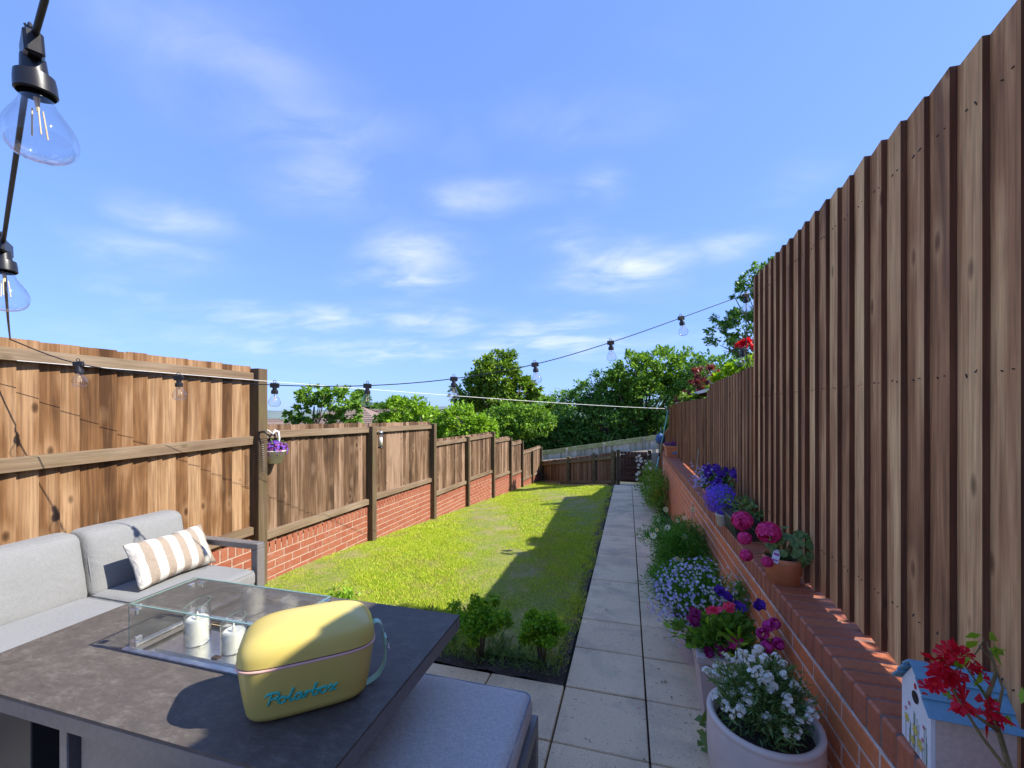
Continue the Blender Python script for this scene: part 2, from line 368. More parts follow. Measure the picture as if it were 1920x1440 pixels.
def rug_mat():
    m, t, p, o = newmat('rug_woven')
    g = t.nodes.new('ShaderNodeNewGeometry').outputs['Position']
    s = t.nodes.new('ShaderNodeSeparateXYZ'); L(t, g, s.inputs[0])
    w = val(t, 'MULTIPLY', val(t, 'SINE', val(t, 'MULTIPLY', s.outputs[0], 14.0)), 0.018)
    f = val(t, 'FRACT', val(t, 'MULTIPLY', val(t, 'ADD', s.outputs[1], w), 1 / 0.045))
    L(t, mix(t, val(t, 'LESS_THAN', f, 0.5), (0.26, 0.24, 0.22), (0.80, 0.80, 0.78)), p.inputs['Base Color'])
    p.inputs['Roughness'].default_value = 0.95
    bump(t, p, noise(t, g, 300, 2), 0.4, 0.003)
rug_mat()

def table_mat():
    m, t, p, o = newmat('table_ceramic')
    v = objvec(t, (26, 70, 26), False); v2 = objvec(t, (1, 1, 1), False)
    n = noise(t, v, 1.0, 8, 0.7, 1.2); n2 = noise(t, v2, 14, 8, 0.68, 0.6); n3 = noise(t, v2, 420, 2)
    f = val(t, 'ADD', val(t, 'MULTIPLY', n, 0.55), val(t, 'MULTIPLY', n2, 0.45))
    col = ramp(t, f, [(0.34, (0.064, 0.053, 0.043)), (0.5, (0.096, 0.080, 0.065)), (0.66, (0.160, 0.136, 0.112))])
    col = mix(t, ramp(t, n3, [(0.72, 0.0), (0.80, 0.5)]), col, (0.4, 0.38, 0.36))
    L(t, col, p.inputs['Base Color'])
    p.inputs['Specular IOR Level'].default_value = 0.35
    L(t, ramp(t, n, [(0.3, 0.52), (0.7, 0.70)]), p.inputs['Roughness'])
    bump(t, p, n, 0.12, 0.002)
table_mat()

def glass(name, tintc=(0.93, 0.98, 0.96), refl=1.0, edge=0.0):
    m, t, p, o = newmat(name); t.nodes.remove(p)
    tr = t.nodes.new('ShaderNodeBsdfTransparent'); tr.inputs[0].default_value = (*tintc, 1)
    gl = t.nodes.new('ShaderNodeBsdfGlossy'); gl.inputs['Roughness'].default_value = 0.02
    fr = t.nodes.new('ShaderNodeLayerWeight'); fr.inputs[0].default_value = 0.5
    f4 = val(t, 'POWER', fr.outputs['Facing'], 2.8)
    ms = t.nodes.new('ShaderNodeMixShader'); L(t, val(t, 'MULTIPLY', val(t, 'ADD', val(t, 'MULTIPLY', f4, 0.7), 0.045), refl, True), ms.inputs[0])
    L(t, tr.outputs[0], ms.inputs[1]); L(t, gl.outputs[0], ms.inputs[2]); L(t, ms.outputs[0], o.inputs[0])
    return m
glass('glass_panel', (0.95, 0.975, 0.965), 1.2)
plain('glass_edge', (0.16, 0.27, 0.23), 0.2, bmp=0)
glass('glass_candle', (0.97, 0.98, 0.98), 1.6)
glass('glass_bulb', (0.95, 0.95, 0.95), 1.25)
plain('filament', (0.88, 0.66, 0.36), 0.5, bmp=0)

def cooler_mat():
    m, t, p, o = newmat('cooler_yellow')
    n = noise(t, objvec(t, rand=False), 700, 2)
    p.inputs['Base Color'].default_value = (0.64, 0.50, 0.125, 1)
    p.inputs['Roughness'].default_value = 0.36; p.inputs['Coat Weight'].default_value = 0.12
    p.inputs['Coat Roughness'].default_value = 0.2
    bump(t, p, n, 0.12, 0.001)
cooler_mat()
M = lambda n: bpy.data.materials[n]

# ------------------------------------------------------------------ mesh builder
class MB:
    def __init__(s): s.v = []; s.f = []; s.m = []; s.cur = 0
    def add(s, vs, fs):
        o = len(s.v); s.v += [tuple(x) for x in vs]; s.f += [tuple(i + o for i in f) for f in fs]; s.m += [s.cur] * len(fs); return s
    def box(s, x0, x1, y0, y1, z0, z1, ch=0.0):
        if not ch:
            vs = [(x, y, z) for x in (x0, x1) for y in (y0, y1) for z in (z0, z1)]
            return s.add(vs, [(0, 1, 3, 2), (4, 6, 7, 5), (0, 4, 5, 1), (2, 3, 7, 6), (0, 2, 6, 4), (1, 5, 7, 3)])
        bm = bmesh.new(); bmesh.ops.create_cube(bm, size=1)
        for v in bm.verts: v.co = ((v.co.x + .5) * (x1 - x0) + x0, (v.co.y + .5) * (y1 - y0) + y0, (v.co.z + .5) * (z1 - z0) + z0)
        bmesh.ops.bevel(bm, geom=bm.edges[:], offset=ch, segments=1, affect='EDGES')
        bm.verts.index_update()
        s.add([v.co[:] for v in bm.verts], [[v.index for v in f.verts] for f in bm.faces]); bm.free(); return s
    def hexa(s, pts):      # 8 points: bottom 4 ccw, top 4 ccw
        return s.add(pts, [(3, 2, 1, 0), (4, 5, 6, 7), (0, 1, 5, 4), (1, 2, 6, 5), (2, 3, 7, 6), (3, 0, 4, 7)])
    def tube(s, pts, r, n=8, cap=True):
        pts = [Vector(p) for p in pts]; rs = r if isinstance(r, (list, tuple)) else [r] * len(pts)
        o = len(s.v); up = Vector((0, 0, 1)); prev = None
        for i, p in enumerate(pts):
            d = (pts[min(i + 1, len(pts) - 1)] - pts[max(i - 1, 0)]).normalized()
            if prev is None:
                a = d.cross(up)
                if a.length < 1e-3: a = d.cross(Vector((1, 0, 0)))
            else:
                a = prev - d * prev.dot(d)
            a.normalize(); prev = a; b = d.cross(a)
            for k in range(n):
                t = 2 * math.pi * k / n
                s.v.append(tuple(p + (a * math.cos(t) + b * math.sin(t)) * rs[i]))
        nf = 0
        for i in range(len(pts) - 1):
            for k in range(n):
                a0 = o + i * n + k; a1 = o + i * n + (k + 1) % n
                s.f.append((a0, a1, a1 + n, a0 + n)); nf += 1
        if cap:
            s.f.append(tuple(o + k for k in range(n))[::-1]); s.f.append(tuple(o + (len(pts) - 1) * n + k for k in range(n))); nf += 2
        s.m += [s.cur] * nf; return s
    def lathe(s, prof, n=32, c=(0, 0, 0), sx=1.0, sy=1.0):
        o = len(s.v)
        for (r, z) in prof:
            for k in range(n):
                t = 2 * math.pi * k / n
                s.v.append((c[0] + r * sx * math.cos(t), c[1] + r * sy * math.sin(t), c[2] + z))
        for i in range(len(prof) - 1):
            for k in range(n):
                a0 = o + i * n + k; a1 = o + i * n + (k + 1) % n
                s.f.append((a0, a1, a1 + n, a0 + n)); s.m.append(s.cur)
        return s
    def disc(s, c, r, z, n=24, sx=1, sy=1):
        o = len(s.v)
        for k in range(n):
            t = 2 * math.pi * k / n; s.v.append((c[0] + r * sx * math.cos(t), c[1] + r * sy * math.sin(t), z))
        s.f.append(tuple(range(o, o + n))); s.m.append(s.cur); return s
    def xf(s, mat):
        s.v = [tuple(mat @ Vector(v)) for v in s.v]; return s
    def shift(s, d): s.v = [(v[0] + d[0], v[1] + d[1], v[2] + d[2]) for v in s.v]; return s
    def mesh(s, name, mats, smooth=False):
        me = bpy.data.meshes.new(name); me.from_pydata(s.v, [], s.f)
        for m in (mats if isinstance(mats, (list, tuple)) else [mats]): me.materials.append(M(m))
        me.polygons.foreach_set('material_index', s.m)
        if smooth: me.polygons.foreach_set('use_smooth', [True] * len(me.polygons))
        me.update(); return me
    def build(s, name, mats, parent=None, loc=(0, 0, 0), smooth=False, fix=False):
        me = s.mesh(name, mats, smooth)
        if fix:
            bm = bmesh.new(); bm.from_mesh(me); bmesh.ops.recalc_face_normals(bm, faces=bm.faces); bm.to_mesh(me); bm.free()
        return link(name, me, parent, loc)
def link(name, me, parent=None, loc=(0, 0, 0), rot=None):
    o = bpy.data.objects.new(name, me); C.objects.link(o); o.location = loc
    if rot: o.rotation_euler = rot
    if parent is not None: o.parent = parent
    return o
def thing(name, label, cat, loc=(0, 0, 0), rz=0.0, group=None):
    o = bpy.data.objects.new(name, None); C.objects.link(o); o.location = loc; o.rotation_euler = (0, 0, rz)
    o.empty_display_size = 0.1
    return tag(o, label, cat, group)
def tag(o, label, cat, group=None):
    o['label'] = label; o['category'] = cat
    if group: o['group'] = group
    return o
def struct(o): o['kind'] = 'structure'; return o
def stuff(o): o['kind'] = 'stuff'; return o

def quadmesh(name, P, mats, mi=None, k=4):
    """P: (N,k,3) array of polygons."""
    n = len(P); me = bpy.data.meshes.new(name)
    me.vertices.add(n * k); me.vertices.foreach_set('co', P.reshape(-1).astype(np.float32))
    me.loops.add(n * k); me.loops.foreach_set('vertex_index', np.arange(n * k, dtype=np.int32))
    me.polygons.add(n); me.polygons.foreach_set('loop_start', np.arange(0, n * k, k, dtype=np.int32))
    me.polygons.foreach_set('loop_total', np.full(n, k, dtype=np.int32))
    for m in (mats if isinstance(mats, (list, tuple)) else [mats]): me.materials.append(M(m))
    if mi is not None: me.polygons.foreach_set('material_index', np.asarray(mi, dtype=np.int32))
    me.update(calc_edges=True); return me
def unit(a): return a / (np.linalg.norm(a, axis=-1, keepdims=True) + 1e-9)
def leaves(P, D, length, width, rg, jitter=0.6, nrm=None):
    """leaf-shaped quads at points P growing along D"""
    n = len(P); T = unit(D + rg.normal(0, jitter, (n, 3)))
    U = nrm if nrm is not None else rg.normal(0, 1, (n, 3))
    B = unit(np.cross(T, U)); Nn = unit(np.cross(B, T))
    l = (length * rg.uniform(0.5, 1.45, n))[:, None]; w = l * width
    mid = P + T * l * 0.45
    return np.stack([P, mid - B * w / 2 + Nn * w * 0.15, P + T * l - Nn * l * 0.08, mid + B * w / 2 + Nn * w * 0.15], 1)
def rosettes(P, Nv, r, petals, rg, wide=0.9, cup=0.25):
    """small flowers: petals as quads round each point, facing Nv"""
    n = len(P); Nv = unit(Nv); A = unit(np.cross(Nv, rg.normal(0, 1, (n, 3)))); B = np.cross(Nv, A)
    out = []; rr = (r * rg.uniform(0.75, 1.2, n))[:, None]; h = math.pi / petals * wide
    for k in range(petals):
        a = 2 * math.pi * k / petals
        def pt(ang, q, z): return P + (A * math.cos(ang) + B * math.sin(ang)) * rr * q + Nv * rr * z
        out.append(np.stack([P + Nv * 0, pt(a - h, 0.75, cup), pt(a, 1.0, cup * 1.1), pt(a + h, 0.75, cup)], 1))
    return np.concatenate(out)
def sph(n, rg, upper=False):
    v = unit(rg.normal(0, 1, (n, 3)))
    if upper: v[:, 2] = np.abs(v[:, 2])
    return v

# ================================================================== TERRAIN
FY = -0.354                       # left edge of the path
def zp(y): return -1.5 - 0.043 * min(y, 11.4) - 0.14 * max(0.0, y - 11.4)
def zl(y): return min(zp(min(y, 4.0)), -(1.255 + 0.105 * y)) if y > 3.9 else zp(y)
def smooth(t): t = max(0, min(1, t)); return t * t * (3 - 2 * t)
def zg(x, y):
    t = max(0.0, min(1.0, (FY - x) / 3.0))
    a, b = max(zp(y), -4.2), max(zl(y), -4.2)
    return a * (1 - t) + b * t
xs = [-400, -150, -60, -30, -16, -10, -7, -5, -4, -3.2, -2.6, -2, -1.4, -0.9, FY, -0.1, 0.1, 0.545, 0.80]
ys = [-60, -20, -8, -3, -1, 0, 1, 2, 3, 4, 5, 6, 7, 8, 9, 10, 11, 11.4, 12, 13, 14, 16, 18, 20, 24, 30, 45, 80, 160, 400, 900]
mb = MB()
xs2 = xs + [1.2, 3, 6, 12, 30, 60, 150, 400]
vs = []
for y in ys:
    for x in xs2:
        z = zg(x, y) - 0.05
        if y > 25: z = -4.2 - (y - 25) * 0.02 + 0.05 * 0
        if x < -10: z -= 0.0
        vs.append((x, y, z))
nx = len(xs2)
mb.add(vs, [(j * nx + i, j * nx + i + 1, (j + 1) * nx + i + 1, (j + 1) * nx + i) for j in range(len(ys) - 1) for i in range(nx - 1)])
struct(mb.build('ground', 'ground_earth'))
# far hill
mb = MB(); hv = []; H = 40
for i in range(H + 1):
    a = R(-75 + 150 * i / H); dist = 900
    top = 6 + 7 * math.sin(i * 0.55) + 4 * math.sin(i * 1.3)
    for (dd, z) in ((0, -22), (120, top * 0.6), (260, top), (420, -25)):
        hv.append((math.sin(a) * (dist + dd), math.cos(a) * (dist + dd), z))
mb.add(hv, [(i * 4 + k, (i + 1) * 4 + k, (i + 1) * 4 + k + 1, i * 4 + k + 1) for i in range(H) for k in range(3)])
m_, t_, p_, o_ = newmat('hill_woodland')
L(t_, ramp(t_, noise(t_, t_.nodes.new('ShaderNodeNewGeometry').outputs['Position'], 0.02, 6), [(0.35, (0.10, 0.135, 0.13)), (0.65, (0.15, 0.19, 0.17))]), p_.inputs['Base Color'])
p_.inputs['Roughness'].default_value = 1.0
struct(mb.build('hills', 'hill_woodland', smooth=True))
# raised neighbour ground behind right fence
mb = MB().box(0.935, 30, -3, 13.5, -4.5, -0.97)
struct(mb.build('neighbour_ground', 'ground_earth'))

# lawn sheet
LX0 = -3.24
def lawn_lim(y):    # right-hand limit of the lawn
    if y <= 11.0: return FY
    t = (y - 11.0) / (18.1 - 11.0); return FY + (-3.75 - FY) * t
mb = MB(); rows = []; y = 2.60
while y < 18.05: rows.append(y); y += 0.25
NXL = 14; vs = []
for y in rows:
    xr = lawn_lim(y) - 0.09; xl = min(LX0 - 0.0307 * y * 1.0, xr - 0.05)
    for i in range(NXL + 1):
        x = xl + (xr - xl) * i / NXL
        vs.append((x, y, zg(x, y) + 0.006 + 0.012 * math.sin(x * 3.1 + y * 1.3) * (0 < i < NXL)))
mb.add(vs, [(j * (NXL + 1) + i, j * (NXL + 1) + i + 1, (j + 1) * (NXL + 1) + i + 1, (j + 1) * (NXL + 1) + i) for j in range(len(rows) - 1) for i in range(NXL)])
struct(mb.build('lawn', 'lawn_base', smooth=True))

# soil border strip along the path and in front of lawn, and the wall bed
def sheet(name, mat, x0f, x1f, y0, y1, dz, step=0.12, rough=0.012, nxs=6):
    mb = MB(); ny = int((y1 - y0) / step) + 1; vs = []
    for j in range(ny + 1):
        y = y0 + (y1 - y0) * j / ny
        for i in range(nxs + 1):
            x = x0f + (x1f - x0f) * i / nxs
            vs.append((x, y, zg(x, y) + dz + rnd.uniform(-rough, rough)))
    w = nxs + 1
    mb.add(vs, [(j * w + i, j * w + i + 1, (j + 1) * w + i + 1, (j + 1) * w + i) for j in range(ny) for i in range(nxs)])
    return struct(mb.build(name, mat, smooth=True))
sheet('soil_bed', 'soil', -3.2, FY - 0.012, 2.44, 2.78, -0.004, nxs=24, rough=0.012)
sheet('soil_border', 'soil', FY - 0.13, FY - 0.012, 2.78, 11.2, 0.002, rough=0.014, nxs=3)
sheet('wall_bed', 'soil', 0.552, 0.702, -1.0, 11.3, -0.015, rough=0.012, nxs=3)

# grass blades
def blades(N, y0, y1, hmin, hmax, wd):
    Y = rng.uniform(y0, y1, N * 2); X = rng.uniform(-4.0, FY, N * 2)
    lim = np.where(Y <= 11.0, FY, FY + (-3.75 - FY) * (Y - 11.0) / 7.1)
    edge = 0.035 + 0.03 * np.sin(Y * 5.0) + rng.uniform(-0.05, 0.05, len(Y))
    front = 2.62 + 0.07 * np.sin(X * 7.0) + rng.uniform(-.05, .08, len(Y))
    ok = (X < lim - edge) & (X > LX0 - 0.0307 * Y + 0.07) & (Y > front)
    X = X[ok][:N]; Y = Y[ok][:N]
    Z = np.array([zg(a, b) for a, b in zip(X, Y)]) + 0.003
    n = len(X); P = np.stack([X, Y, Z], 1)
    clump = 0.6 + 0.8 * (np.sin(X * 9 + Y * 4) * np.sin(Y * 8 - X * 3) * 0.5 + 0.5)
    h = (rng.uniform(hmin, hmax, n) * clump)[:, None]
    lean = rng.normal(0, 0.55, (n, 2)); T = unit(np.concatenate([lean, np.ones((n, 1))], 1))
    a = rng.uniform(0, math.pi, n); B = np.stack([np.cos(a), np.sin(a), np.zeros(n)], 1) * wd / 2
    mid = P + T * h * 0.5
    tip = P + T * h + np.concatenate([lean * h * 0.35, np.zeros((n, 1))], 1)
    return np.stack([P - B, P + B, tip], 1)
G = np.concatenate([blades(200000, 2.5, 6.0, 0.010, 0.036, 0.0048), blades(80000, 6.0, 11.0, 0.012, 0.030, 0.010), blades(26000, 11.0, 18.0, 0.02, 0.04, 0.016)])
g = link('grass', quadmesh('grass', G, 'grass_blade', k=3)); stuff(g)
g['label'] = 'short patchy green grass of the back lawn, yellowing in places'; g['category'] = 'grass'
# weeds: small clover / dandelion-like leaves and straggly grass at bed
pts = []
for _ in range(46):
    x = rnd.uniform(-2.6, -0.45); y = 2.52 + abs(rnd.gauss(0, .25))
    for k in range(16): pts.append((x + rnd.gauss(0, .03), y + rnd.gauss(0, .03), zg(x, y) + .01))
pts = np.array(pts); D = np.zeros_like(pts); D[:, 2] = 0.6
tp = np.stack([rng.uniform(-2.4, -0.4, 1700), 2.48 + np.abs(rng.normal(0, .14, 1700)), np.zeros(1700)], 1); tp[:, 2] = [zg(a_, b_) for a_, b_ in tp[:, :2]]; TD = np.zeros_like(tp); TD[:, 2] = .9
g = link('weeds', quadmesh('weeds', np.concatenate([leaves(pts, D, 0.05, 0.28, rng, 0.6), leaves(tp, TD, 0.06, 0.09, rng, 0.6)]), 'leaf_grey')); stuff(g)
g['label'] = 'scattered weeds and long grass tufts round the soil bed'; g['category'] = 'weeds'

# ================================================================== PATIO + PATH
SL = 0.4495; J = 0.0095
slab_me = MB().box(-(SL - J) / 2, (SL - J) / 2, -(SL - J) / 2, (SL - J) / 2, -0.04, 0.0, 0.004).mesh('slab', 'paving_slab')
SLOPE = math.atan(0.043)
path = struct(bpy.data.objects.new('path', None)); C.objects.link(path); path.location = (0.095, 2.43, zp(2.43))
patio = struct(bpy.data.objects.new('patio', None)); C.objects.link(patio); patio.location = (-1.5, 0.6, zp(0.6))
def slab(parent, cx, cy, w=1.0):
    z = zp(cy) + rnd.uniform(-0.0025, 0.0025)
    p = parent.location
    o = link('slab', slab_me, parent, (cx - p.x, cy - p.y, z - p.z), (-SLOPE + rnd.uniform(-.003, .003), rnd.uniform(-.003, .003), rnd.uniform(-.002, .002)))
    if w != 1.0: o.scale = (w, 1, 1)
for k in range(20):
    cy = 2.43 + SL * (k + 0.5)
    slab(path, FY + SL * 0.5, cy); slab(path, FY + SL * 1.5, cy)
for j in range(-1, 7):
    cy = 2.43 - SL * (j + 0.5) - (0 if j >= 0 else 99)
    if j < 0: continue
    for i in range(-7, 2):
        slab(patio, FY + SL * (i + 0.5), cy)
# sub-base visible in joints
mb = MB(); vs = [(-4.0, -4, zp(-4) - .03), (0.56, -4, zp(-4) - .03), (0.56, 2.43, zp(2.43) - .03), (-4.0, 2.43, zp(2.43) - .03)]
mb.add(vs, [(0, 1, 2, 3)])
b = mb.build('patio_bedding', 'soil', patio, (-patio.location[0], -patio.location[1], -patio.location[2]))
mb = MB().add([(FY - .005, 2.43, zp(2.43) - .03), (0.55, 2.43, zp(2.43) - .03), (0.55, 11.42, zp(11.4) - .03), (FY - .005, 11.42, zp(11.4) - .03)], [(0, 1, 2, 3)])
mb.build('path_bedding', 'soil', path, (-path.location[0], -path.location[1], -path.location[2]))
mb = MB().box(-0.2, 0.60, 11.44, 11.62, zp(11.4) - .2, zp(11.4) + 0.012, 0.006)
struct(mb.build('path_end_sill', 'pale_timber'))
# lawn edging boards at the far end
ed = thing('lawn_edging', 'weathered timber edging board curving along the far end of the lawn', 'edging', (-2, 15, zg(-2, 15)))
def seg_board(parent, name, a, b, h, th, mat):
    a = Vector(a); b = Vector(b); d = (b - a); n = Vector((-d.y, d.x, 0)).normalized() * th / 2
    up = Vector((0, 0, h)); p = parent.location if parent else Vector()
    pts = [a - n, b - n, b + n, a + n]; mb = MB().hexa([q - p for q in pts] + [q + up - p for q in pts])
    return mb.build(name, mat, parent)
e = [(-3.80, 18.2), (-2.6, 16.2), (-2.35, 14.9), (-0.50, 11.25)]
for (a, b) in zip(e[:-1], e[1:]):
    seg_board(ed, 'edging_board', (a[0], a[1], zg(*a) - .08), (b[0], b[1], zg(*b) - .08), 0.13, 0.04, 'edging_wood')

# ================================================================== LEFT FENCE + WALL
LANG = R(1.76)
lf = thing('wooden_fence', 'stepped closeboard timber fence of pale tan boards standing on the brick plinth beside the lawn', 'fence', (-3.198, -0.098, 0), LANG)
lw = thing('brick_wall', 'low orange brick plinth wall stepping down under the pale fence', 'wall', (-3.198, -0.098, 0), LANG)
S_ = [-0.70, 1.25, 3.19, 5.03, 7.00, 8.82, 10.85, 12.80, 14.50, 16.40, 18.47]
PT = [0.43, 0.43, 0.375, -0.225, -0.25, -0.60, -0.60, -0.89, -1.11, -1.64, -1.67]
TOP = [(0.395, 0.395), (0.395, 0.392), (-0.145, -0.18), (-0.185, -0.215), (-0.545, -0.575), (-0.575, -0.605), (-0.785, -0.84), (-1.03, -1.065), (-1.49, -1.54), (-1.545, -1.59)]
BOT = [(-1.20, -1.20), (-1.20, -1.20), (-1.29, -1.33), (-1.30, -1.36), (-1.65, -1.71), (-1.68, -1.76), (-1.97, -2.06), (-2.20, -2.27), (-2.62, -2.72), (-2.76, -2.84)]
def lground(s): return zl(s)
for s, z in zip(S_, PT):
    zb = lground(s) - 0.12
    mb = MB().box(-0.05, 0.05, -0.05, 0.05, 0, z - zb, 0.004)
    mb.build('post', 'post_wood', lf, (0.02, s, zb))
for b in range(len(S_) - 1):
    s0, s1 = S_[b] + 0.052, S_[b + 1] - 0.052
    n = max(1, round((s1 - s0) / 0.098)); pw = (s1 - s0) / n
    t0, t1 = TOP[b]; b0, b1 = BOT[b]
    mat = 'board_tan' if b < 2 else 'board_grey_tan'
    for i in range(n):
        f = (i + 0.5) / n; zt = t0 + (t1 - t0) * f + rnd.uniform(-.004, .004); zb = b0 + (b1 - b0) * f
        w = pw + 0.014
        # feather-edge board: thin edge tucked beneath the thick edge of its neighbour
        h = zt - zb; x_thin, x_thick = 0.008, 0.023 + rnd.uniform(-.003, .003)
        mb = MB().hexa([(-0.012, -w / 2, 0), (x_thin - .006, -w / 2, 0), (x_thick, w / 2, 0), (-0.002, w / 2, 0)][::1] + [(-0.012, -w / 2, h), (x_thin - .006, -w / 2, h), (x_thick, w / 2, h), (-0.002, w / 2, h)])
        o = mb.build('board', mat, lf, (-0.045, s0 + pw * (i + .5), zb)); o.rotation_euler = (rnd.uniform(-.002, .002), 0, 0)
    # rails
    def rail(za0, za1, hh, x=-0.005):
        mb = MB().hexa([(-0.022, s0, za0), (0.022, s0, za0), (0.022, s1, za1), (-0.022, s1, za1), (-0.022, s0, za0 + hh - .012), (0.022, s0, za0 + hh - .02), (0.022, s1, za1 + hh - .02), (-0.022, s1, za1 + hh - .012)])
        mb.shift((0, -s0, -za0)); mb.build('rail', 'rail_y', lf, (x, s0, za0))
    rail(t0 - 0.125, t1 - 0.125, 0.085)
    if b < 2: rail(-0.345, -0.315, 0.09)
    rail(b0 + 0.065, b1 + 0.065, 0.085)
    if b >= 2:
        pass

nbr = 0; stuff_left = MB()
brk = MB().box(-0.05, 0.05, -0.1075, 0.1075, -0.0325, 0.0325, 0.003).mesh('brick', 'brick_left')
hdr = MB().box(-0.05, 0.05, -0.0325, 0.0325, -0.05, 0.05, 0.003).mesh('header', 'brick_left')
mort = MB()
for b in [1, 2, 3, 4, 5, 6, 7, 8, 9]:
    s0, s1 = S_[b] + 0.0, S_[b + 1] - 0.0
    zt = BOT[b][1] + 0.02 - 0.0; zt0 = BOT[b][0] + 0.02
    zmin = min(lground(s0), lground(s1)) - 0.12
    X = -0.055
    ztop = max(zt, zt0)
    mort.box(X - 0.10, X + 0.046, s0, s1, zmin - 0.1, min(zt, zt0) - 0.004)
    sl = (zt - zt0) / (s1 - s0)
    y = s0 + 0.0375
    while y < s1:
        z = zt0 + sl * (y - s0) - 0.05
        if nbr < 300 and b >= 1:
            link('brick', hdr, lw, (X + 0.0 + rnd.uniform(-.001, .001), y, z)); nbr += 1
        else: stuff_left.box(X - .05, X + .05, y - .0325, y + .0325, z - .05, z + .05)
        y += 0.075
    c = 0; zc = -0.10 - 0.0425
    while True:
        zrow = zt0 + zc - 0.075 * c
        if max(zrow, zrow + (zt - zt0)) < zmin: break
        y = s0 + (0.1125 if c % 2 else 0.0) + 0.0
        while y < s1 + 0.1:
            z = zrow + sl * (y - s0)
            if z > lground(y) - 0.06 and s0 + .02 < y < s1 - 0.02:
                if nbr < 300: link('brick', brk, lw, (X + rnd.uniform(-.001, .001), y, z), (math.atan(sl), 0, 0)); nbr += 1
                else: stuff_left.box(X - .05, X + .05, y - .1075, y + .1075, z - .0325, z + .0325)
            y += 0.225
        c += 1
mort.build('mortar', 'mortar', lw)
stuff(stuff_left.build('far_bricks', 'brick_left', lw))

# ================================================================== RIGHT WALL + FENCES
WX = 0.705; WTOP = -0.885
rw = thing('retaining_wall', 'red brick retaining wall with a brick-on-edge coping beside the slab path', 'wall', (WX, 5.0, -1.7))
def rloc(x, y, z): return (x - WX, y - 5.0, z + 1.7)
cop = MB().box(-0.1075, 0.1075, -0.0335, 0.0335, -0.05125, 0.05125, 0.007).mesh('coping', 'coping_brick')
brk2 = MB().box(-0.05, 0.05, -0.1075, 0.1075, -0.0325, 0.0325, 0.003).mesh('brick_r', 'brick_right')
mort = MB(); far = MB(); n = 0
WEND = 9.40
mort.box(WX + 0.0025, WX + 0.205, -3.0, WEND, -2.3, WTOP - 0.1035)
mc = MB().box(WX + 0.006, WX + 0.205, -3.0, WEND, WTOP - 0.1033, WTOP - 0.005); mc.shift((-WX, -5.0, 1.7)); mc.build('coping_mortar', 'mortar_dark', rw)
mort.shift((-WX, -5.0, 1.7)); mort.build('mortar', 'mortar_pale', rw)
yy = 0.90
items = []
while yy < WEND:
    items.append(('c', yy, WTOP - 0.05125)); yy += 0.075
for c in range(14):
    z = WTOP - 0.1025 - 0.01 - 0.0325 - 0.075 * c
    y = 0.90 + (0.1125 if c % 2 else 0)
    while y < WEND - 0.1:
        if z > zp(y) - 0.07: items.append(('b', y, z))
        y += 0.225
items.sort(key=lambda a: a[1])
for kind, y, z in items:
    if n < 298:
        if kind == 'c':
            link('coping_brick', cop, rw, rloc(WX + 0.1075 + rnd.uniform(-.002, .002), y, z + rnd.uniform(-.001, .001)), (0, 0, rnd.uniform(-.006, .006)))
        else: link('brick', brk2, rw, rloc(WX + 0.05 + rnd.uniform(-.001, .001), y, z))
        n += 1
    else:
        far.cur = 0 if kind == 'b' else 1
        if kind == 'c': far.box(WX, WX + .215, y - .0325, y + .0325, z - .05125, z + .05125)
        else: far.box(WX, WX + .1, y - .1075, y + .1075, z - .0325, z + .0325)
far.cur = 1
y = 0.825
while y > -3: far.box(WX, WX + .215, y - .0325, y + .0325, WTOP - .1025, WTOP); y -= 0.075
far.shift((-WX, -5.0, 1.7)); stuff(far.build('far_bricks', ['brick_right', 'coping_brick'], rw))

FXR = 0.885
tf = thing('tall_fence', 'tall dark brown closeboard fence rising above the brick wall', 'fence', (FXR, 1.5, WTOP))
TPITCH = 0.1085; TEND = 3.40
y = TEND - TPITCH; k = 0
while y > -2.6:
    w = 0.125 + rnd.uniform(-.003, .003); zb = WTOP + 0.010 + rnd.uniform(-.005, .005); zt = 0.95 + rnd.uniform(-.006, .008)
    if 1.5 < y < 2.25: zb += 0.022
    h = zt - zb; gap = 0.004 if rnd.random() < .15 else 0.0
    th = 0.024 + rnd.uniform(-.003, .003)
    # local: near edge (-y) thick and proud, far edge thin and tucked behind
    y0 = 0.0 + gap; y1 = w
    nseg = 6; mbv = []; fs = []; mi_ = []
    bow = rnd.uniform(-.003, .003); wob = rnd.uniform(0, 6)
    for q in range(nseg + 1):
        zz = h * q / nseg; dy = bow * math.sin(math.pi * q / nseg) + 0.0015 * math.sin(q * 2.1 + wob)
        mbv += [(-th + dy * .6, y0 + dy, zz), (0.0, y0 + dy, zz), (0.0, y1, zz), (-0.004, y1, zz)]
    for q in range(nseg):
        for e_ in range(4):
            a = q * 4 + e_; b2 = q * 4 + (e_ + 1) % 4
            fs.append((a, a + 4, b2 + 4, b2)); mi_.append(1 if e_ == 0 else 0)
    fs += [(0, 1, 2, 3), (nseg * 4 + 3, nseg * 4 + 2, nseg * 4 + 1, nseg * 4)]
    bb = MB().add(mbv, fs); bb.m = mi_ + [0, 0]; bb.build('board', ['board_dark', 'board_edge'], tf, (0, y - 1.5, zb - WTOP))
    y -= TPITCH; k += 1
for z in (-0.70, 0.05, 0.75):
    MB().box(0.004, 0.05, -4.1, TEND - 1.5, 0, 0.09, 0.004).build('rail', 'rail_dark', tf, (0, 0, z - WTOP))
for py in (-1.5, 0.3, 2.0, 3.36):
    MB().box(0.052, 0.15, -0.05, 0.05, 0, 1.85, 0.004).build('post', 'rail_dark', tf, (0, py - 1.5, -0.085))

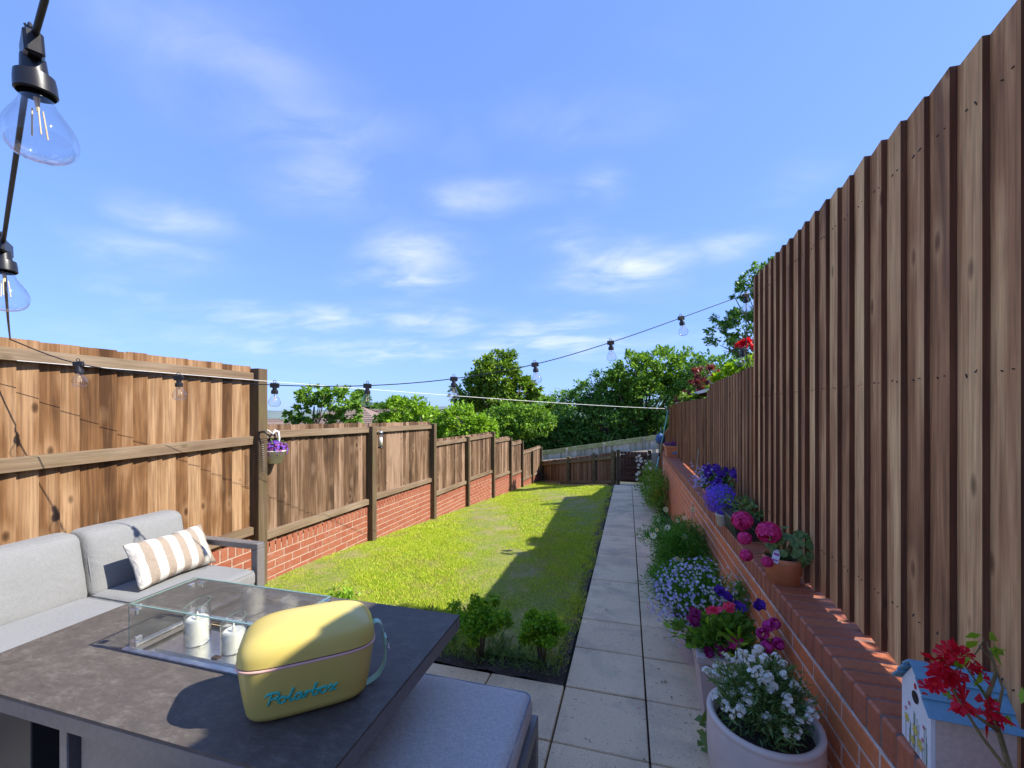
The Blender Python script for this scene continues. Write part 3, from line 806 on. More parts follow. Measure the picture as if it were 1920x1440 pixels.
nl = MB()
for zz in (-0.655, 0.095, 0.795):
    for q in range(int(6.0 / TPITCH)):
        yb = TEND - TPITCH * (q + 1)
        for dy in (.022, .060):
            nl.tube([(-0.0215 + dy * .14, yb + dy - 1.5 + rnd.uniform(-.004, .004), zz - WTOP + rnd.uniform(-.012, .012)), (-0.0265 + dy * .14, yb + dy - 1.5, zz - WTOP)], .0016, 6)
stuff(nl.build('nails', 'wire_dark', tf))
lo = thing('low_fence', 'lower dark brown closeboard fence continuing beyond the tall one above the brick wall', 'fence', (FXR, 6.6, WTOP))
def lowfence(y0, y1, ztf, zbf, xf=lambda y: 0.0):
    y = y0
    while y < y1 - .03:
        w = 0.112; zb = zbf(y) + rnd.uniform(-.004, .004); zt = ztf(y) + rnd.uniform(-.005, .005)
        th = 0.017 + rnd.uniform(-.003, .002); h = zt - zb
        MB().hexa([(-th, 0, 0), (0, 0, 0), (0, w, 0), (-0.005, w, 0), (-th, 0, h), (0, 0, h), (0, w, h), (-0.005, w, h)]).build(
            'board', 'board_dark_low', lo, (xf(y), y - 6.6, zb - WTOP))
        y += 0.1
lowfence(3.42, 5.05, lambda y: 0.315 - 0.02 * (y - 3.4), lambda y: WTOP + .02)
lowfence(5.06, 9.95, lambda y: 0.135 - 0.004 * (y - 5) + (0.10 * max(0, 5.28 - y) / .2 if y < 5.28 else 0), lambda y: WTOP + .02 if y < 9.3 else -2.05)
lowfence(9.95, 13.2, lambda y: -0.40 - 0.17 * (y - 9.9), lambda y: -2.1)
for z in (-0.6, 0.0):
    MB().box(0.004, 0.05, -3.2, 3.3, 0, 0.08, 0.004).build('rail', 'rail_dark', lo, (0, 0, z - WTOP))
for py in (5.06, 7.5, 9.9):
    MB().box(0.052, 0.15, -0.05, 0.05, 0, 0.95, 0.004).build('post', 'rail_dark', lo, (0, py - 6.6, -0.085))

# ================================================================== BACK FENCE, GATE, FAR FENCE
A0 = at(1017, 866, 18.6); B0 = at(1154, 849, 12.6)
A0.z = -2.29; B0.z = -1.27
bf = thing('back_fence', 'low brown board fence with a sloping top across the far end of the lawn', 'fence', ((A0.x + B0.x) / 2, (A0.y + B0.y) / 2, -3.0))
dirb = (B0 - A0); dirb.z = 0; Lb = dirb.length; dirb.normalize(); ab = math.atan2(dirb.y, dirb.x)
bp = MB(); nb = int(Lb / 0.1)
def bpos(s): return A0 + (B0 - A0) * (s / Lb)
nrmb = Vector((dirb.y, -dirb.x, 0))
if nrmb.y > 0: nrmb = -nrmb
P0 = bf.location
for i in range(nb):
    s = i * Lb / nb; p = bpos(s); q = bpos(s + Lb / nb); zt = p.z + rnd.uniform(-.015, .015)
    a = p - nrmb * 0.01 - P0; b = q - nrmb * 0.005 - P0
    bp.hexa([(a.x, a.y, zt - 1.12 - P0.z), (b.x, b.y, zt - 1.12 - P0.z), (b.x - nrmb.x * .02, b.y - nrmb.y * .02, zt - 1.12 - P0.z), (a.x - nrmb.x * .02, a.y - nrmb.y * .02, zt - 1.12 - P0.z),
             (a.x, a.y, zt - P0.z), (b.x, b.y, zt - P0.z), (b.x - nrmb.x * .02, b.y - nrmb.y * .02, zt - P0.z), (a.x - nrmb.x * .02, a.y - nrmb.y * .02, zt - P0.z)])
stuff(bp.build('boards', 'back_board', bf))
def fence_rail(root, a, b, dz, hh, n_, th, mat, name='rail'):
    P = root.location
    a2 = a + Vector((0, 0, dz)); b2 = b + Vector((0, 0, dz)); nn = n_ * th
    pts = [a2 + nn, b2 + nn, b2, a2]
    return MB().hexa([q - P for q in pts] + [q + Vector((0, 0, hh)) - P for q in pts]).build(name, mat, root)
fence_rail(bf, A0 + nrmb * .005, B0 + nrmb * .005, -0.20, 0.09, nrmb, 0.05, 'back_rail')
fence_rail(bf, A0 + nrmb * .005, B0 + nrmb * .005, -0.95, 0.09, nrmb, 0.05, 'back_rail')
for s in (0.05, Lb * 0.47, Lb * 0.80, Lb - 0.05):
    p = bpos(s) + nrmb * 0.06
    MB().box(-.05, .05, -.05, .05, 0, 1.20, .004).build('post', 'back_rail' if s > .1 else 'post_wood', bf, p - P0 + Vector((0, 0, -1.15)))
gz = -2.14
gp = at(1163, 905, 12.5); gq = at(1214, 905, 12.3)
gt = thing('garden_gate', 'dark brown ledged wooden gate with a metal latch at the end of the slab path', 'gate', (gp.x, gp.y, gz), math.atan2(gq.y - gp.y, gq.x - gp.x))
GW = (gq - gp).xy.length
for i in range(8):
    w = GW / 8
    MB().box(0.002, w - .002, 0, 0.02, 0, 0.89, .003).build('board', 'gate_wood', gt, (i * w, 0, 0.0))
for z in (0.06, 0.38, 0.72):
    MB().box(0.01, GW - .01, -0.035, -0.001, 0, 0.10, .004).build('ledge', 'gate_wood', gt, (0, 0, z))
for (za, zb_) in ((0.16, 0.38), (0.48, 0.72)):
    MB().hexa([(0.03, -.03, za), (0.12, -.03, za), (0.12, -.001, za), (0.03, -.001, za), (GW - .12, -.03, zb_), (GW - .03, -.03, zb_), (GW - .03, -.001, zb_), (GW - .12, -.001, zb_)]).build('brace', 'gate_wood', gt)
MB().box(0.01, 0.14, -0.055, -0.037, 0, 0.02).build('latch', 'steel_satin', gt, (0, 0, 0.80))
for x in (-0.06, GW + 0.06):
    MB().box(-.05, .05, -.05, .05, -0.1, 0.93, .004).build('gate_post', 'post_wood', gt, (x, 0.03, 0))
# small fence remainder right of the gate
# lane bank behind the back fence
mb = MB()
prof = []
bank = [at(1000, 868, 20.5), at(1100, 861, 18.5), at(1200, 852, 16.5), at(1300, 842, 15.0)]
bank2 = [at(1000, 864, 23.3), at(1100, 855, 22.0), at(1200, 845, 20.6), at(1300, 836, 19.6)]
for p, q in zip(bank, bank2):
    prof += [(p.x, p.y - .1, -4.4), (p.x, p.y, p.z), (q.x, q.y, q.z), (q.x, q.y + 14, q.z - 0.6)]
mb.add(prof, [(i * 4 + k, (i + 1) * 4 + k, (i + 1) * 4 + k + 1, i * 4 + k + 1) for i in range(3) for k in range(3)])
struct(mb.build('lane', 'gravel_earth'))
A1 = at(1000, 846.5, 23.5); B1 = at(1290, 806, 20.0)
ff = thing('lane_fence', 'pale grey fence with a greenish top rail rising across the lane behind the gate', 'fence', ((A1.x + B1.x) / 2, (A1.y + B1.y) / 2, -3.0))
d1 = (B1 - A1); L1 = d1.xy.length; n1_ = Vector((d1.y, -d1.x, 0)).normalized()
if n1_.y > 0: n1_ = -n1_
P1 = ff.location; bp = MB(); nb = int(L1 / 0.13)
for i in range(nb):
    p = A1 + d1 * (i / nb) - P1; q = A1 + d1 * ((i + .94) / nb) - P1; off = -n1_ * .02; hh = 1.7
    zt = -0.03 + rnd.uniform(-.01, .01)
    base = [p, q, q + off, p + off]
    bp.hexa([(c.x, c.y, c.z - hh) for c in base] + [(c.x, c.y, c.z + zt) for c in base])
stuff(bp.build('boards', 'pale_board', ff))
fence_rail(ff, A1, B1, -0.26, 0.22, n1_, 0.06, 'pale_rail', 'top_rail')
k = 0
while k * 2.0 < L1:
    p = A1 + d1 * (k * 2.0 / L1) + n1_ * 0.09
    MB().box(-.06, .06, -.05, .05, 0, 1.2, .004).build('post', 'pale_board', ff, p - P1 + Vector((0, 0, -1.27))); k += 1

# ================================================================== BACKGROUND HOUSES
def house(cx, cy, w, d, eave, ridge, rz, label, hip=True, base=-5.0):
    h = thing('house', label, 'house', (cx, cy, base), rz)
    ze = eave - base; zr = ridge - base
    MB().box(-w / 2, w / 2, -d / 2, d / 2, 0, ze).build('wall', 'wall_render', h)
    ov = 0.35; W2, D2 = w / 2 + ov, d / 2 + ov; hp = D2 if hip else 0.0
    a = [(-W2, -D2, ze), (W2, -D2, ze), (W2, D2, ze), (-W2, D2, ze), (-W2 + hp, 0, zr), (W2 - hp, 0, zr)]
    rf = MB().add(a, [(0, 1, 5, 4), (2, 3, 4, 5), (1, 2, 5), (3, 0, 4), (3, 2, 1, 0)]).build('roof', 'roof_tile', h)
    tl = MB()   # courses of tiles on the front slope, one strip per course
    nc = 16
    for i in range(nc):
        f0, f1 = i / nc, (i + 1.04) / nc
        for sgn in (-1, 1):
            xa, xb = -W2 + hp * f0, W2 - hp * f0; xc, xd = -W2 + hp * f1, W2 - hp * f1
            y0_, y1_ = sgn * D2 * (1 - f0), sgn * D2 * (1 - f1); z0_, z1_ = ze + (zr - ze) * f0, ze + (zr - ze) * f1
            tl.add([(xa, y0_, z0_ + .06), (xb, y0_, z0_ + .06), (xd, y1_, z1_ + .02), (xc, y1_, z1_ + .02), (xa, y0_, z0_ - .0), (xb, y0_, z0_ - .0)], [(0, 1, 2, 3), (4, 5, 1, 0)])
    stuff(tl.build('roof_tiles', 'roof_tile', h))
    for x in (-w * .25, w * .25):
        f = MB().box(x - .6, x + .6, -d / 2 - .04, -d / 2 - .003, ze - 1.6, ze - .4).build('window', 'bird_white', h)
        MB().box(x - .52, x + .52, -d / 2 - .05, -d / 2 - .042, ze - 1.52, ze - .48).build('pane', 'glass_dark', f)
    return h
p = at(610, 790, 24); house(p.x, p.y + 2.5, 6.5, 5.5, -1.45, 0.22, R(12), 'house with a hipped brown tiled roof behind the pale airy tree')
p = at(700, 790, 30); house(p.x + 1.0, p.y + 3, 8.0, 6, -1.6, 0.02, R(5), 'house whose plain brown roof shows between the airy tree and the round shrub', hip=False)
p = at(505, 800, 30); house(p.x - 3, p.y + 3, 6, 5, -2.2, -0.75, R(30), 'low brown roof peeping over the fence next to the hanging basket')
# shed behind right fence
sh = thing('shed', 'pale grey shed roof behind the low dark fence', 'shed', (2.3, 8.6, -0.97))
MB().box(-.9, .9, -.8, .8, 0, 1.35).build('wall', 'rail_dark', sh)
MB().add([(-1.1, -1, 1.25), (1.1, -1, 1.75), (1.1, 1, 1.75), (-1.1, 1, 1.25), (-1.1, -1, 1.30), (1.1, -1, 1.80), (1.1, 1, 1.80), (-1.1, 1, 1.30)],
         [(3, 2, 1, 0), (4, 5, 6, 7), (0, 1, 5, 4), (1, 2, 6, 5), (2, 3, 7, 6), (3, 0, 4, 7)]).build('roof', 'wall_white', sh)

# ================================================================== TREES
def tree(name, label, cat, base, blobs, n, size, mat, trunk_r=0.15, group=None, width=0.55, core=0.35, seed=1, gaps=0.0, limbs=True):
    rg = np.random.default_rng(seed); rr = random.Random(seed)
    base = Vector(base); t = thing(name, label, cat, base, 0, group)
    bl = [(Vector(c) - base, Vector(r) if hasattr(r, '__len__') else Vector((r, r, r))) for c, r in blobs]
    vol = np.array([b[1].x * b[1].y * b[1].z for b in bl]) ** (2 / 3); vol /= vol.sum()
    out = []
    for (c, r), f in zip(bl, vol):
        m = int(n * f); nc = max(6, int(m / 34))
        cd = sph(nc, rg); rad = rg.uniform(0.45, 1.0, nc) ** 0.6
        cen = np.array(c)[None] + cd * rad[:, None] * np.array(r)[None] * rg.uniform(0.86, 1.12, nc)[:, None]
        idx = rg.integers(0, nc, m); cr = 0.26 * (r.x + r.z) / 2
        cs = rg.uniform(0.5, 1.2, nc)[idx][:, None]
        P = cen[idx] + sph(m, rg) * (rg.uniform(0, 1, m)[:, None] ** 0.5) * cr * cs * np.array([1.1, 1.1, 0.7])
        D = unit(P - np.array(c)[None]) + np.array([0, 0, -0.15])
        U = rg.normal(0, 0.7, (m, 3)) + np.array([0, 0, 1.0])
        out.append(leaves(P, D, size, width, rg, 0.7, U))
    link('crown', quadmesh(name + '_crown', np.concatenate(out), mat), t)
    tb = MB(); top = bl[0][0]
    mid = top * 0.5 + Vector((rr.uniform(-.1, .1), rr.uniform(-.1, .1), 0)) * top.z * 0.4
    tb.tube([(0, 0, -0.1), mid * 0.5, mid, top * 0.9], [trunk_r * 1.25, trunk_r, trunk_r * .8, trunk_r * .35], 8)
    if limbs:
        for (c, r) in bl:
            for q in range(3):
                e_ = c + Vector(rg.normal(0, 0.4, 3)) * r.x
                s0 = mid * rr.uniform(0.6, 1.2)
                tb.tube([s0, s0.lerp(e_, .5) + Vector((0, 0, .08 * r.x)), e_], [trunk_r * .45, trunk_r * .3, trunk_r * .08], 6)
    tb.build('trunk', 'bark', t, smooth=True)
    return t
def blob(u, v, d, ru, rv=None, rd=None):
    """ellipsoid at an image place and distance, radii in the photo's pixels"""
    rv = rv or ru; k = d / FPX
    return (at(u, v, d), (ru * k, (rd or (ru + rv) / 2) * k, rv * k))
def gb(u, d, z=-4.2): q = at(u, 800, d); return (q.x, q.y, z)
tree('airy_tree', 'pale airy tree with open crown in front of the hipped brown roof', 'tree', gb(582, 19),
     [blob(590, 742, 19, 36, 18), blob(560, 775, 19, 22, 16), blob(640, 750, 19, 40, 24), blob(655, 778, 19, 24, 14), blob(545, 790, 19, 16, 10), blob(600, 788, 19, 30, 10)], 4600, 0.17, 'leaf_mid', 0.10, seed=3)
tree('distant_tree', 'dark distant tree cresting behind the brown roofs', 'tree', gb(740, 45), [blob(745, 765, 45, 34, 16), blob(700, 768, 45, 26, 12), blob(675, 750, 45, 18, 18)], 5000, 0.34, 'leaf_dark', 0.2, seed=4)
tree('round_shrub', 'broad rounded green tree beside the brown roof', 'tree', gb(762, 21), [blob(765, 780, 21, 52, 38), blob(730, 795, 21, 28, 26), blob(800, 790, 21, 30, 34)], 9000, 0.16, 'leaf_bright', 0.12, seed=5, limbs=False)
tree('hazel_bush', 'bright leafy bush spilling over the stepped fence', 'bush', gb(865, 18), [blob(860, 800, 18, 48, 40), blob(900, 810, 18, 34, 36), blob(830, 820, 18, 34, 36)], 10000, 0.15, 'leaf_bright', 0.1, seed=6, limbs=False)
tree('big_round_tree', 'tall round-headed tree standing above the hedge line', 'tree', gb(930, 33),
     [blob(930, 712, 33, 46, 46), blob(892, 738, 33, 40, 30), blob(968, 738, 33, 40, 30), blob(930, 752, 33, 60, 26), blob(935, 678, 33, 28, 24), blob(1000, 728, 33, 16, 12)], 15000, 0.30, 'leaf_olive', 0.35, seed=7)
tree('distant_tree', 'dark tree top showing between the round-headed tree and the hedge', 'tree', gb(1035, 42), [blob(1010, 762, 42, 40, 18), blob(1050, 768, 42, 30, 16)], 4000, 0.32, 'leaf_mid', 0.2, seed=8)
tree('hedge_tree', 'leafy light green tree in the middle of the hedge', 'tree', gb(960, 24), [blob(955, 792, 24, 44, 36), blob(1000, 790, 24, 40, 32), blob(930, 812, 24, 40, 30)], 11000, 0.18, 'leaf_mid', 0.12, seed=9, limbs=False)
tree('hedge_tree', 'dense dark tree directly above the left end of the lane fence', 'tree', gb(1030, 26),
     [blob(1010, 825, 26, 60, 40), blob(1080, 770, 26, 50, 44), blob(1060, 820, 26, 60, 40), blob(960, 830, 26, 40, 28)], 15000, 0.19, 'leaf_dark', 0.15, seed=10, limbs=False)
tree('hedge_tree', 'broad dark green tree above the gate', 'tree', gb(1150, 25),
     [blob(1150, 790, 25, 70, 60), blob(1150, 730, 25, 52, 40), blob(1120, 745, 25, 46, 34), blob(1200, 800, 25, 60, 40)], 16000, 0.19, 'leaf_dark', 0.2, seed=11)
tree('hedge_tree', 'tall spreading green tree behind the washing line end', 'tree', gb(1225, 24),
     [blob(1190, 700, 24, 48, 40), blob(1240, 690, 24, 50, 40), blob(1285, 700, 24, 42, 42), blob(1240, 750, 24, 80, 50), blob(1290, 760, 24, 50, 50), blob(1160, 720, 24, 30, 30)], 20000, 0.19, 'leaf_mid', 0.2, seed=12)
tree('hedge_tree', 'dark tree standing behind the red-leaved maple', 'tree', gb(1350, 22), [blob(1345, 720, 22, 60, 60), blob(1370, 780, 22, 60, 60), blob(1290, 800, 22, 50, 40)], 12000, 0.18, 'leaf_dark', 0.2, seed=13)
tree('silver_birch', 'tall thin-leaved tree reaching over the end of the tall fence', 'tree', (4.6, 11.5, -1.0),
     [blob(1400, 620, 12.5, 62, 40), blob(1430, 520, 12.5, 36, 40), blob(1400, 545, 12.5, 34, 18), blob(1378, 600, 12.5, 36, 20), blob(1360, 635, 12.5, 28, 12), blob(1470, 560, 12.5, 50, 80), blob(1420, 660, 12.5, 40, 30)], 9000, 0.105, 'leaf_dark', 0.10, seed=14)
tree('maple', 'red-leaved maple showing above the low fence', 'tree', (1.9, 8.0, -0.97), [blob(1322, 700, 8.3, 20, 16), blob(1310, 722, 8.3, 18, 12), blob(1330, 735, 8.3, 22, 14), blob(1290, 745, 8.3, 20, 8)], 1100, 0.075, 'leaf_maroon', 0.03, seed=15)
tree('lime_shrub', 'lime green shrub with long leaves rising over the low fence', 'bush', (1.45, 4.7, -0.97), [blob(1385, 700, 5.1, 40, 22), blob(1405, 680, 4.9, 22, 22), blob(1360, 712, 5.3, 20, 12), blob(1470, 720, 4.0, 60, 50)], 1700, 0.085, 'leaf_lime', 0.02, seed=16)
tree('rose_bush', 'climbing rose with red flowers beside the tall fence post', 'bush', (1.3, 4.0, -0.97), [blob(1400, 645, 4.6, 14, 10)], 160, 0.05, 'petal_red', 0.01, seed=17)
tree('low_shrub', 'pale feathery shrub in front of the shed roof', 'bush', (1.6, 7.2, -0.97), [blob(1290, 748, 7.6, 26, 10), blob(1275, 752, 8.0, 14, 8), blob(1328, 738, 7.0, 14, 14)], 700, 0.06, 'leaf_olive', 0.02, seed=18)
# beyond the tall fence: greenery glimpsed through the gaps
tree('laurel_bush', 'green bush glimpsed through the gaps of the tall fence', 'bush', (2.4, 2.6, -0.97), [((2.4, 2.6, 0.0), (.8, 1.0, .8))], 2500, 0.10, 'leaf_bright', 0.03, seed=19)
# dark hedge base to close the view beneath the crowns
g = []
rg = np.random.default_rng(5)
for i in range(9):
    d = 27.5; u = 930 + i * 55; c = at(u, 822, d); m = 2600
    P = np.array(c)[None] + sph(m, rg) * rg.uniform(0.3, 1, m)[:, None] * np.array([2.4, 1.3, 1.7])
    g.append(leaves(P, P - np.array(c)[None], 0.22, 0.55, rg, 0.8))
hb = link('hedge_undergrowth', quadmesh('hedge_undergrowth', np.concatenate(g), 'leaf_dark')); stuff(hb)
hb['label'] = 'dark undergrowth filling the foot of the hedge behind the lane fence'; hb['category'] = 'undergrowth'

# ================================================================== BOX BUSHES
def box_bush(x, y, h, w, label, seed):
    z = zg(x, y); t = thing('box_bush', label, 'bush', (x, y, z), 0, 'young box bushes at the corner of the lawn')
    rg = np.random.default_rng(seed); out = []
    for k in range(46):
        c = np.array([rg.normal(0, w * .26), rg.normal(0, w * .26), h * rg.uniform(.46, .88)])
        m = 210; P = c + sph(m, rg) * (rg.uniform(0, 1, m)[:, None] ** .5) * w * .17
        out.append(leaves(P, P - np.array([0, 0, h * .5]), 0.019, 0.6, rg, 0.7))
    link('foliage', quadmesh('box_foliage', np.concatenate(out), 'leaf_bush'), t)
    mb = MB()
    for k in range(7):
        a = k * 0.9; mb.tube([(0.012 * math.cos(a), 0.012 * math.sin(a), -.01), (0.03 * math.cos(a), 0.03 * math.sin(a), h * .35), (w * .28 * math.cos(a), w * .28 * math.sin(a), h * .7)], [.006, .005, .002], 5)
    mb.build('stem', 'bark', t)
box_bush(-0.927, 2.57, 0.37, 0.27, 'larger box bush beside the table corner', 31)
box_bush(-0.53, 2.62, 0.31, 0.22, 'smaller box bush between its larger twin and the slab path', 32)
tw = thing('weed_clump', 'small bright green weed clump in the grass behind the fire pit table', 'weed', (-2.35, 3.05, zg(-2.35, 3.05)))
P = rng.normal(0, 0.05, (240, 3)); P[:, 2] = np.abs(P[:, 2]) * .8; D = P + np.array([0, 0, .04])
link('foliage', quadmesh('weed_clump', leaves(P, D, 0.04, .5, rng, .6), 'leaf_bright'), tw)

# ================================================================== FURNITURE
def rbox(x0, x1, y0, y1, z0, z1, r=0.04, puff=0.02, seg=14, seed=0, name='cushion', mat='cushion_grey', parent=None, origin=(0, 0, 0), lean=0.0, wr=0.0):
    """soft cushion: rounded, slightly domed box"""
    cx, cy, cz = (x0 + x1) / 2, (y0 + y1) / 2, (z0 + z1) / 2; a, b, c = (x1 - x0) / 2, (y1 - y0) / 2, (z1 - z0) / 2
    bm = bmesh.new(); bmesh.ops.create_cube(bm, size=2)
    bmesh.ops.subdivide_edges(bm, edges=bm.edges[:], cuts=seg, use_grid_fill=True)
    rs = random.Random(seed); ph = [rs.uniform(0, 6) for _ in range(6)]
    for v in bm.verts:
        p = v.co.copy()
        q = Vector((math.copysign(abs(p.x) ** .6, p.x) * a, math.copysign(abs(p.y) ** .6, p.y) * b, math.copysign(abs(p.z) ** .6, p.z) * c))
        inner = Vector((max(-a + r, min(a - r, q.x)), max(-b + r, min(b - r, q.y)), max(-c + r, min(c - r, q.z))))
        d = q - inner
        if d.length > 1e-6: q = inner + d.normalized() * r
        fx, fy, fz = 1 - (q.x / a) ** 2, 1 - (q.y / b) ** 2, 1 - (q.z / c) ** 2
        dims = sorted([(a, 0), (b, 1), (c, 2)])
        ax = dims[0][1]
        f = [fy * fz, fx * fz, fx * fy][ax]
        q[ax] += math.copysign(puff * max(0, f) ** .6, q[ax]) * (1 if abs(p[ax]) > .5 else abs(p[ax]))
        w = wr * (math.sin(q.y * 19 + ph[0]) * math.sin(q.z * 23 + ph[1]) + .6 * math.sin(q.x * 31 + q.y * 12 + ph[2]))
        q += q.normalized() * w
        v.co = q
        if lean: v.co.x -= (q.z + c) * lean
    me = bpy.data.meshes.new(name); bm.to_mesh(me); bm.free(); me.materials.append(M(mat))
    me.polygons.foreach_set('use_smooth', [True] * len(me.polygons))
    k45 = r * .293; ax = sorted([(a, 0), (b, 1), (c, 2)])[0][1]; ext = [a, b, c]; o1, o2 = [i for i in (0, 1, 2) if i != ax]
    pip = MB()
    for sg in (-1, 1):
        pts = []
        for (q1, q2, t0) in ((1, 1, 0), (-1, 1, 90), (-1, -1, 180), (1, -1, 270)):
            for k in range(5):
                t = R(t0 + 90 * k / 4); p = [0, 0, 0]
                p[ax] = sg * (ext[ax] - k45 + .0005); p[o1] = q1 * (ext[o1] - r) + (r * .707 + .001) * math.cos(t); p[o2] = q2 * (ext[o2] - r) + (r * .707 + .001) * math.sin(t)
                pts.append(Vector(p))
        full = []
        for k in range(len(pts)):
            p, q = pts[k], pts[(k + 1) % len(pts)]
            for f in ([0] if (q - p).length < .1 else [i / 8 for i in range(8)]): full.append(p.lerp(q, f))
        full.append(full[0])
        if lean: full = [Vector((p.x - (p.z + c) * lean, p.y, p.z)) for p in full]
        pip.tube(full, .0034, 5, cap=False)
    body = link(name, me, parent, (cx - origin[0], cy - origin[1], cz - origin[2]))
    pip.build('piping', 'piping_grey' if mat == 'cushion_grey' else 'piping_blue', body, smooth=True)
    return body
    return link(name, me, parent, (cx - origin[0], cy - origin[1], cz - origin[2]))

# sofa ---------------------------------------------------------------
SO = (-2.75, 1.0, zp(1.0))
sofa = thing('garden_sofa', 'charcoal framed garden sofa against the pale fence', 'sofa', SO)
def fb(name, x0, x1, y0, y1, z0, z1, ch=.004, mat='charcoal_metal', root=sofa, O=SO):
    return MB().box(x0 - O[0], x1 - O[0], y0 - O[1], y1 - O[1], z0 - O[2], z1 - O[2], ch).build(name, mat, root)
fb('seat_frame', -3.10, -2.37, -0.6, 2.235, -1.22, -1.15)
fb('back_frame', -3.15, -3.10, -0.6, 2.235, -1.22, -0.86)
fb('armrest', -3.08, -2.348, 2.205, 2.265, -0.925, -0.885)
fb('leg', -2.398, -2.348, 2.205, 2.265, -1.58, -0.9255)
fb('leg', -3.10, -3.05, 2.205, 2.265, -1.58, -0.9255)
fb('leg', -2.42, -2.37, -0.6, -0.55, -1.50, -1.221)
for (y0, y1, sd_) in ((1.64, 2.195, 1), (0.98, 1.635, 2), (0.33, 0.975, 3), (-0.35, 0.325, 4)):
    o = rbox(-3.055, -2.90, y0, y1, -1.075, -0.695, r=.045, puff=.03, seed=sd_, name='back_cushion', parent=sofa, origin=SO, lean=0.22, wr=0.0026)
for (y0, y1, sd_) in ((1.64, 2.195, 5), (0.32, 1.635, 6), (-0.6, 0.315, 7)):
    rbox(-3.05, -2.335, y0, y1, -1.15, -1.045, r=.035, puff=.012, seed=sd_, name='seat_cushion', parent=sofa, origin=SO, wr=0.001)
# pillow -------------------------------------------------------------
pl = thing('scatter_cushion', 'taupe and cream striped oblong scatter cushion propped on the sofa', 'cushion', (-2.735, 1.95, -1.03), R(2))
bm = bmesh.new(); bmesh.ops.create_cube(bm, size=2); bmesh.ops.subdivide_edges(bm, edges=bm.edges[:], cuts=24, use_grid_fill=True)
for v in bm.verts:
    x, y, z = v.co; a, c = 0.232, 0.138
    edge = max(0, 1 - abs(y) ** 3.2) ** .55 * max(0, 1 - abs(z) ** 3.2) ** .55
    th = 0.068 * edge + 0.004
    wy = a * y * (1 - 0.05 * (1 - y * y)) * (1 - 0.05 * (1 - abs(z))); wz = c * z * (1 - 0.10 * (1 - abs(y)) * abs(z))
    wr = 0.004 * math.sin(y * 16 + z * 3) * (abs(z) ** 1.5) + 0.003 * math.sin(z * 11 + y * 25) * (abs(y) ** 2)
    v.co = Vector((x * th + (wr if x > 0 else 0), wy, wz))
me = bpy.data.meshes.new('pillow'); bm.to_mesh(me); bm.free(); me.materials.append(M('striped_fabric'))
me.polygons.foreach_set('use_smooth', [True] * len(me.polygons))
link('cover', me, pl, (0, 0, 0.128), (0, R(-27), 0))

# table ---------------------------------------------------------------
TZ = -0.80
TX0, TX1, TY0, TY1 = -1.99, -0.632, 0.750, 1.518
TO = (-1.31, 1.13, zp(1.13))
tb = thing('fire_pit_table', 'dark charcoal fire pit table with a stone-look top and glass wind guard', 'table', TO)
def tbx(name, x0, x1, y0, y1, z0, z1, ch=.003, mat='charcoal_metal', parent=tb, O=TO):
    return MB().box(x0 - O[0], x1 - O[0], y0 - O[1], y1 - O[1], z0 - O[2], z1 - O[2], ch).build(name, mat, parent)
# top of four ceramic pieces round the burner
BX0, BX1, BY0, BY1 = -1.605, -0.995, 1.005, 1.235
top = MB()
for (x0, x1, y0, y1) in ((TX0, TX1, TY0, BY0), (TX0, TX1, BY1, TY1), (TX0, BX0, BY0, BY1), (BX1, TX1, BY0, BY1)):
    top.box(x0 - TO[0], x1 - TO[0], y0 - TO[1], y1 - TO[1], TZ - .008 - TO[2], TZ - TO[2])
top.build('tabletop', 'table_ceramic', tb)
tbx('apron', TX0, TX1, TY0 + .001, TY0 + .03, TZ - .055, TZ - .0085)
tbx('apron', TX0, TX1, TY1 - .03, TY1 - .001, TZ - .055, TZ - .0085)
tbx('apron', TX0, TX0 + .03, TY0 + .031, TY1 - .031, TZ - .055, TZ - .0085)
tbx('apron', TX1 - .03, TX1, TY0 + .031, TY1 - .031, TZ - .055, TZ - .0085)
tbx('cabinet', -1.50, -0.86, 0.82, 1.44, -1.53, TZ - .056, mat='charcoal_metal')
tbx('cabinet_post', -1.535, -1.50, 0.79, 0.825, -1.55, TZ - .056)
tbx('door_panel', -1.475, -0.89, 0.806, 0.8195, -1.50, TZ - .085)
tbx('leg', -1.975, -1.80, 0.86, 1.00, -1.55, TZ - .056, mat='charcoal_shadow')
# burner tray
tray = tbx('burner_tray', BX0 - .005, BX1 + .005, BY0 - .005, BY1 + .005, TZ - .040, TZ - .022, mat='steel')
def trim(x0, x1, y0, y1, z0, z1, mat='steel_satin'):
    return MB().box(x0 - TO[0], x1 - TO[0], y0 - TO[1], y1 - TO[1], z0 - TO[2], z1 - TO[2]).build('rim', mat, tray)
trim(BX0 - .014, BX1 + .014, BY0 - .014, BY0 + .004, TZ + .0005, TZ + .006)
trim(BX0 - .014, BX1 + .014, BY1 - .004, BY1 + .014, TZ + .0005, TZ + .006)
trim(BX0 - .014, BX0 + .004, BY0 + .0045, BY1 - .0045, TZ + .0005, TZ + .006)
trim(BX1 - .004, BX1 + .014, BY0 + .0045, BY1 - .0045, TZ + .0005, TZ + .006)
trim(BX0 + .05, BX1 - .05, BY0 + .045, BY1 - .045, TZ - .0215, TZ - .013, 'steel')
MB().box(-.012, .012, -.008, .008, 0, .004).build('slot', 'hole_dark', tray, (-1.30 - TO[0], 1.062 - TO[1], TZ - .0128 - TO[2]))
wg = tb
gh = 0.150
for i, (x0, x1, y0, y1) in enumerate(((BX0, BX1, BY0, BY0 + .006), (BX0, BX1, BY1 - .006, BY1), (BX0, BX0 + .006, BY0 + .007, BY1 - .007), (BX1 - .006, BX1, BY0 + .007, BY1 - .007))):
    tbx('glass_pane', x0, x1, y0, y1, TZ + .0065, TZ + gh, .001, 'glass_panel')
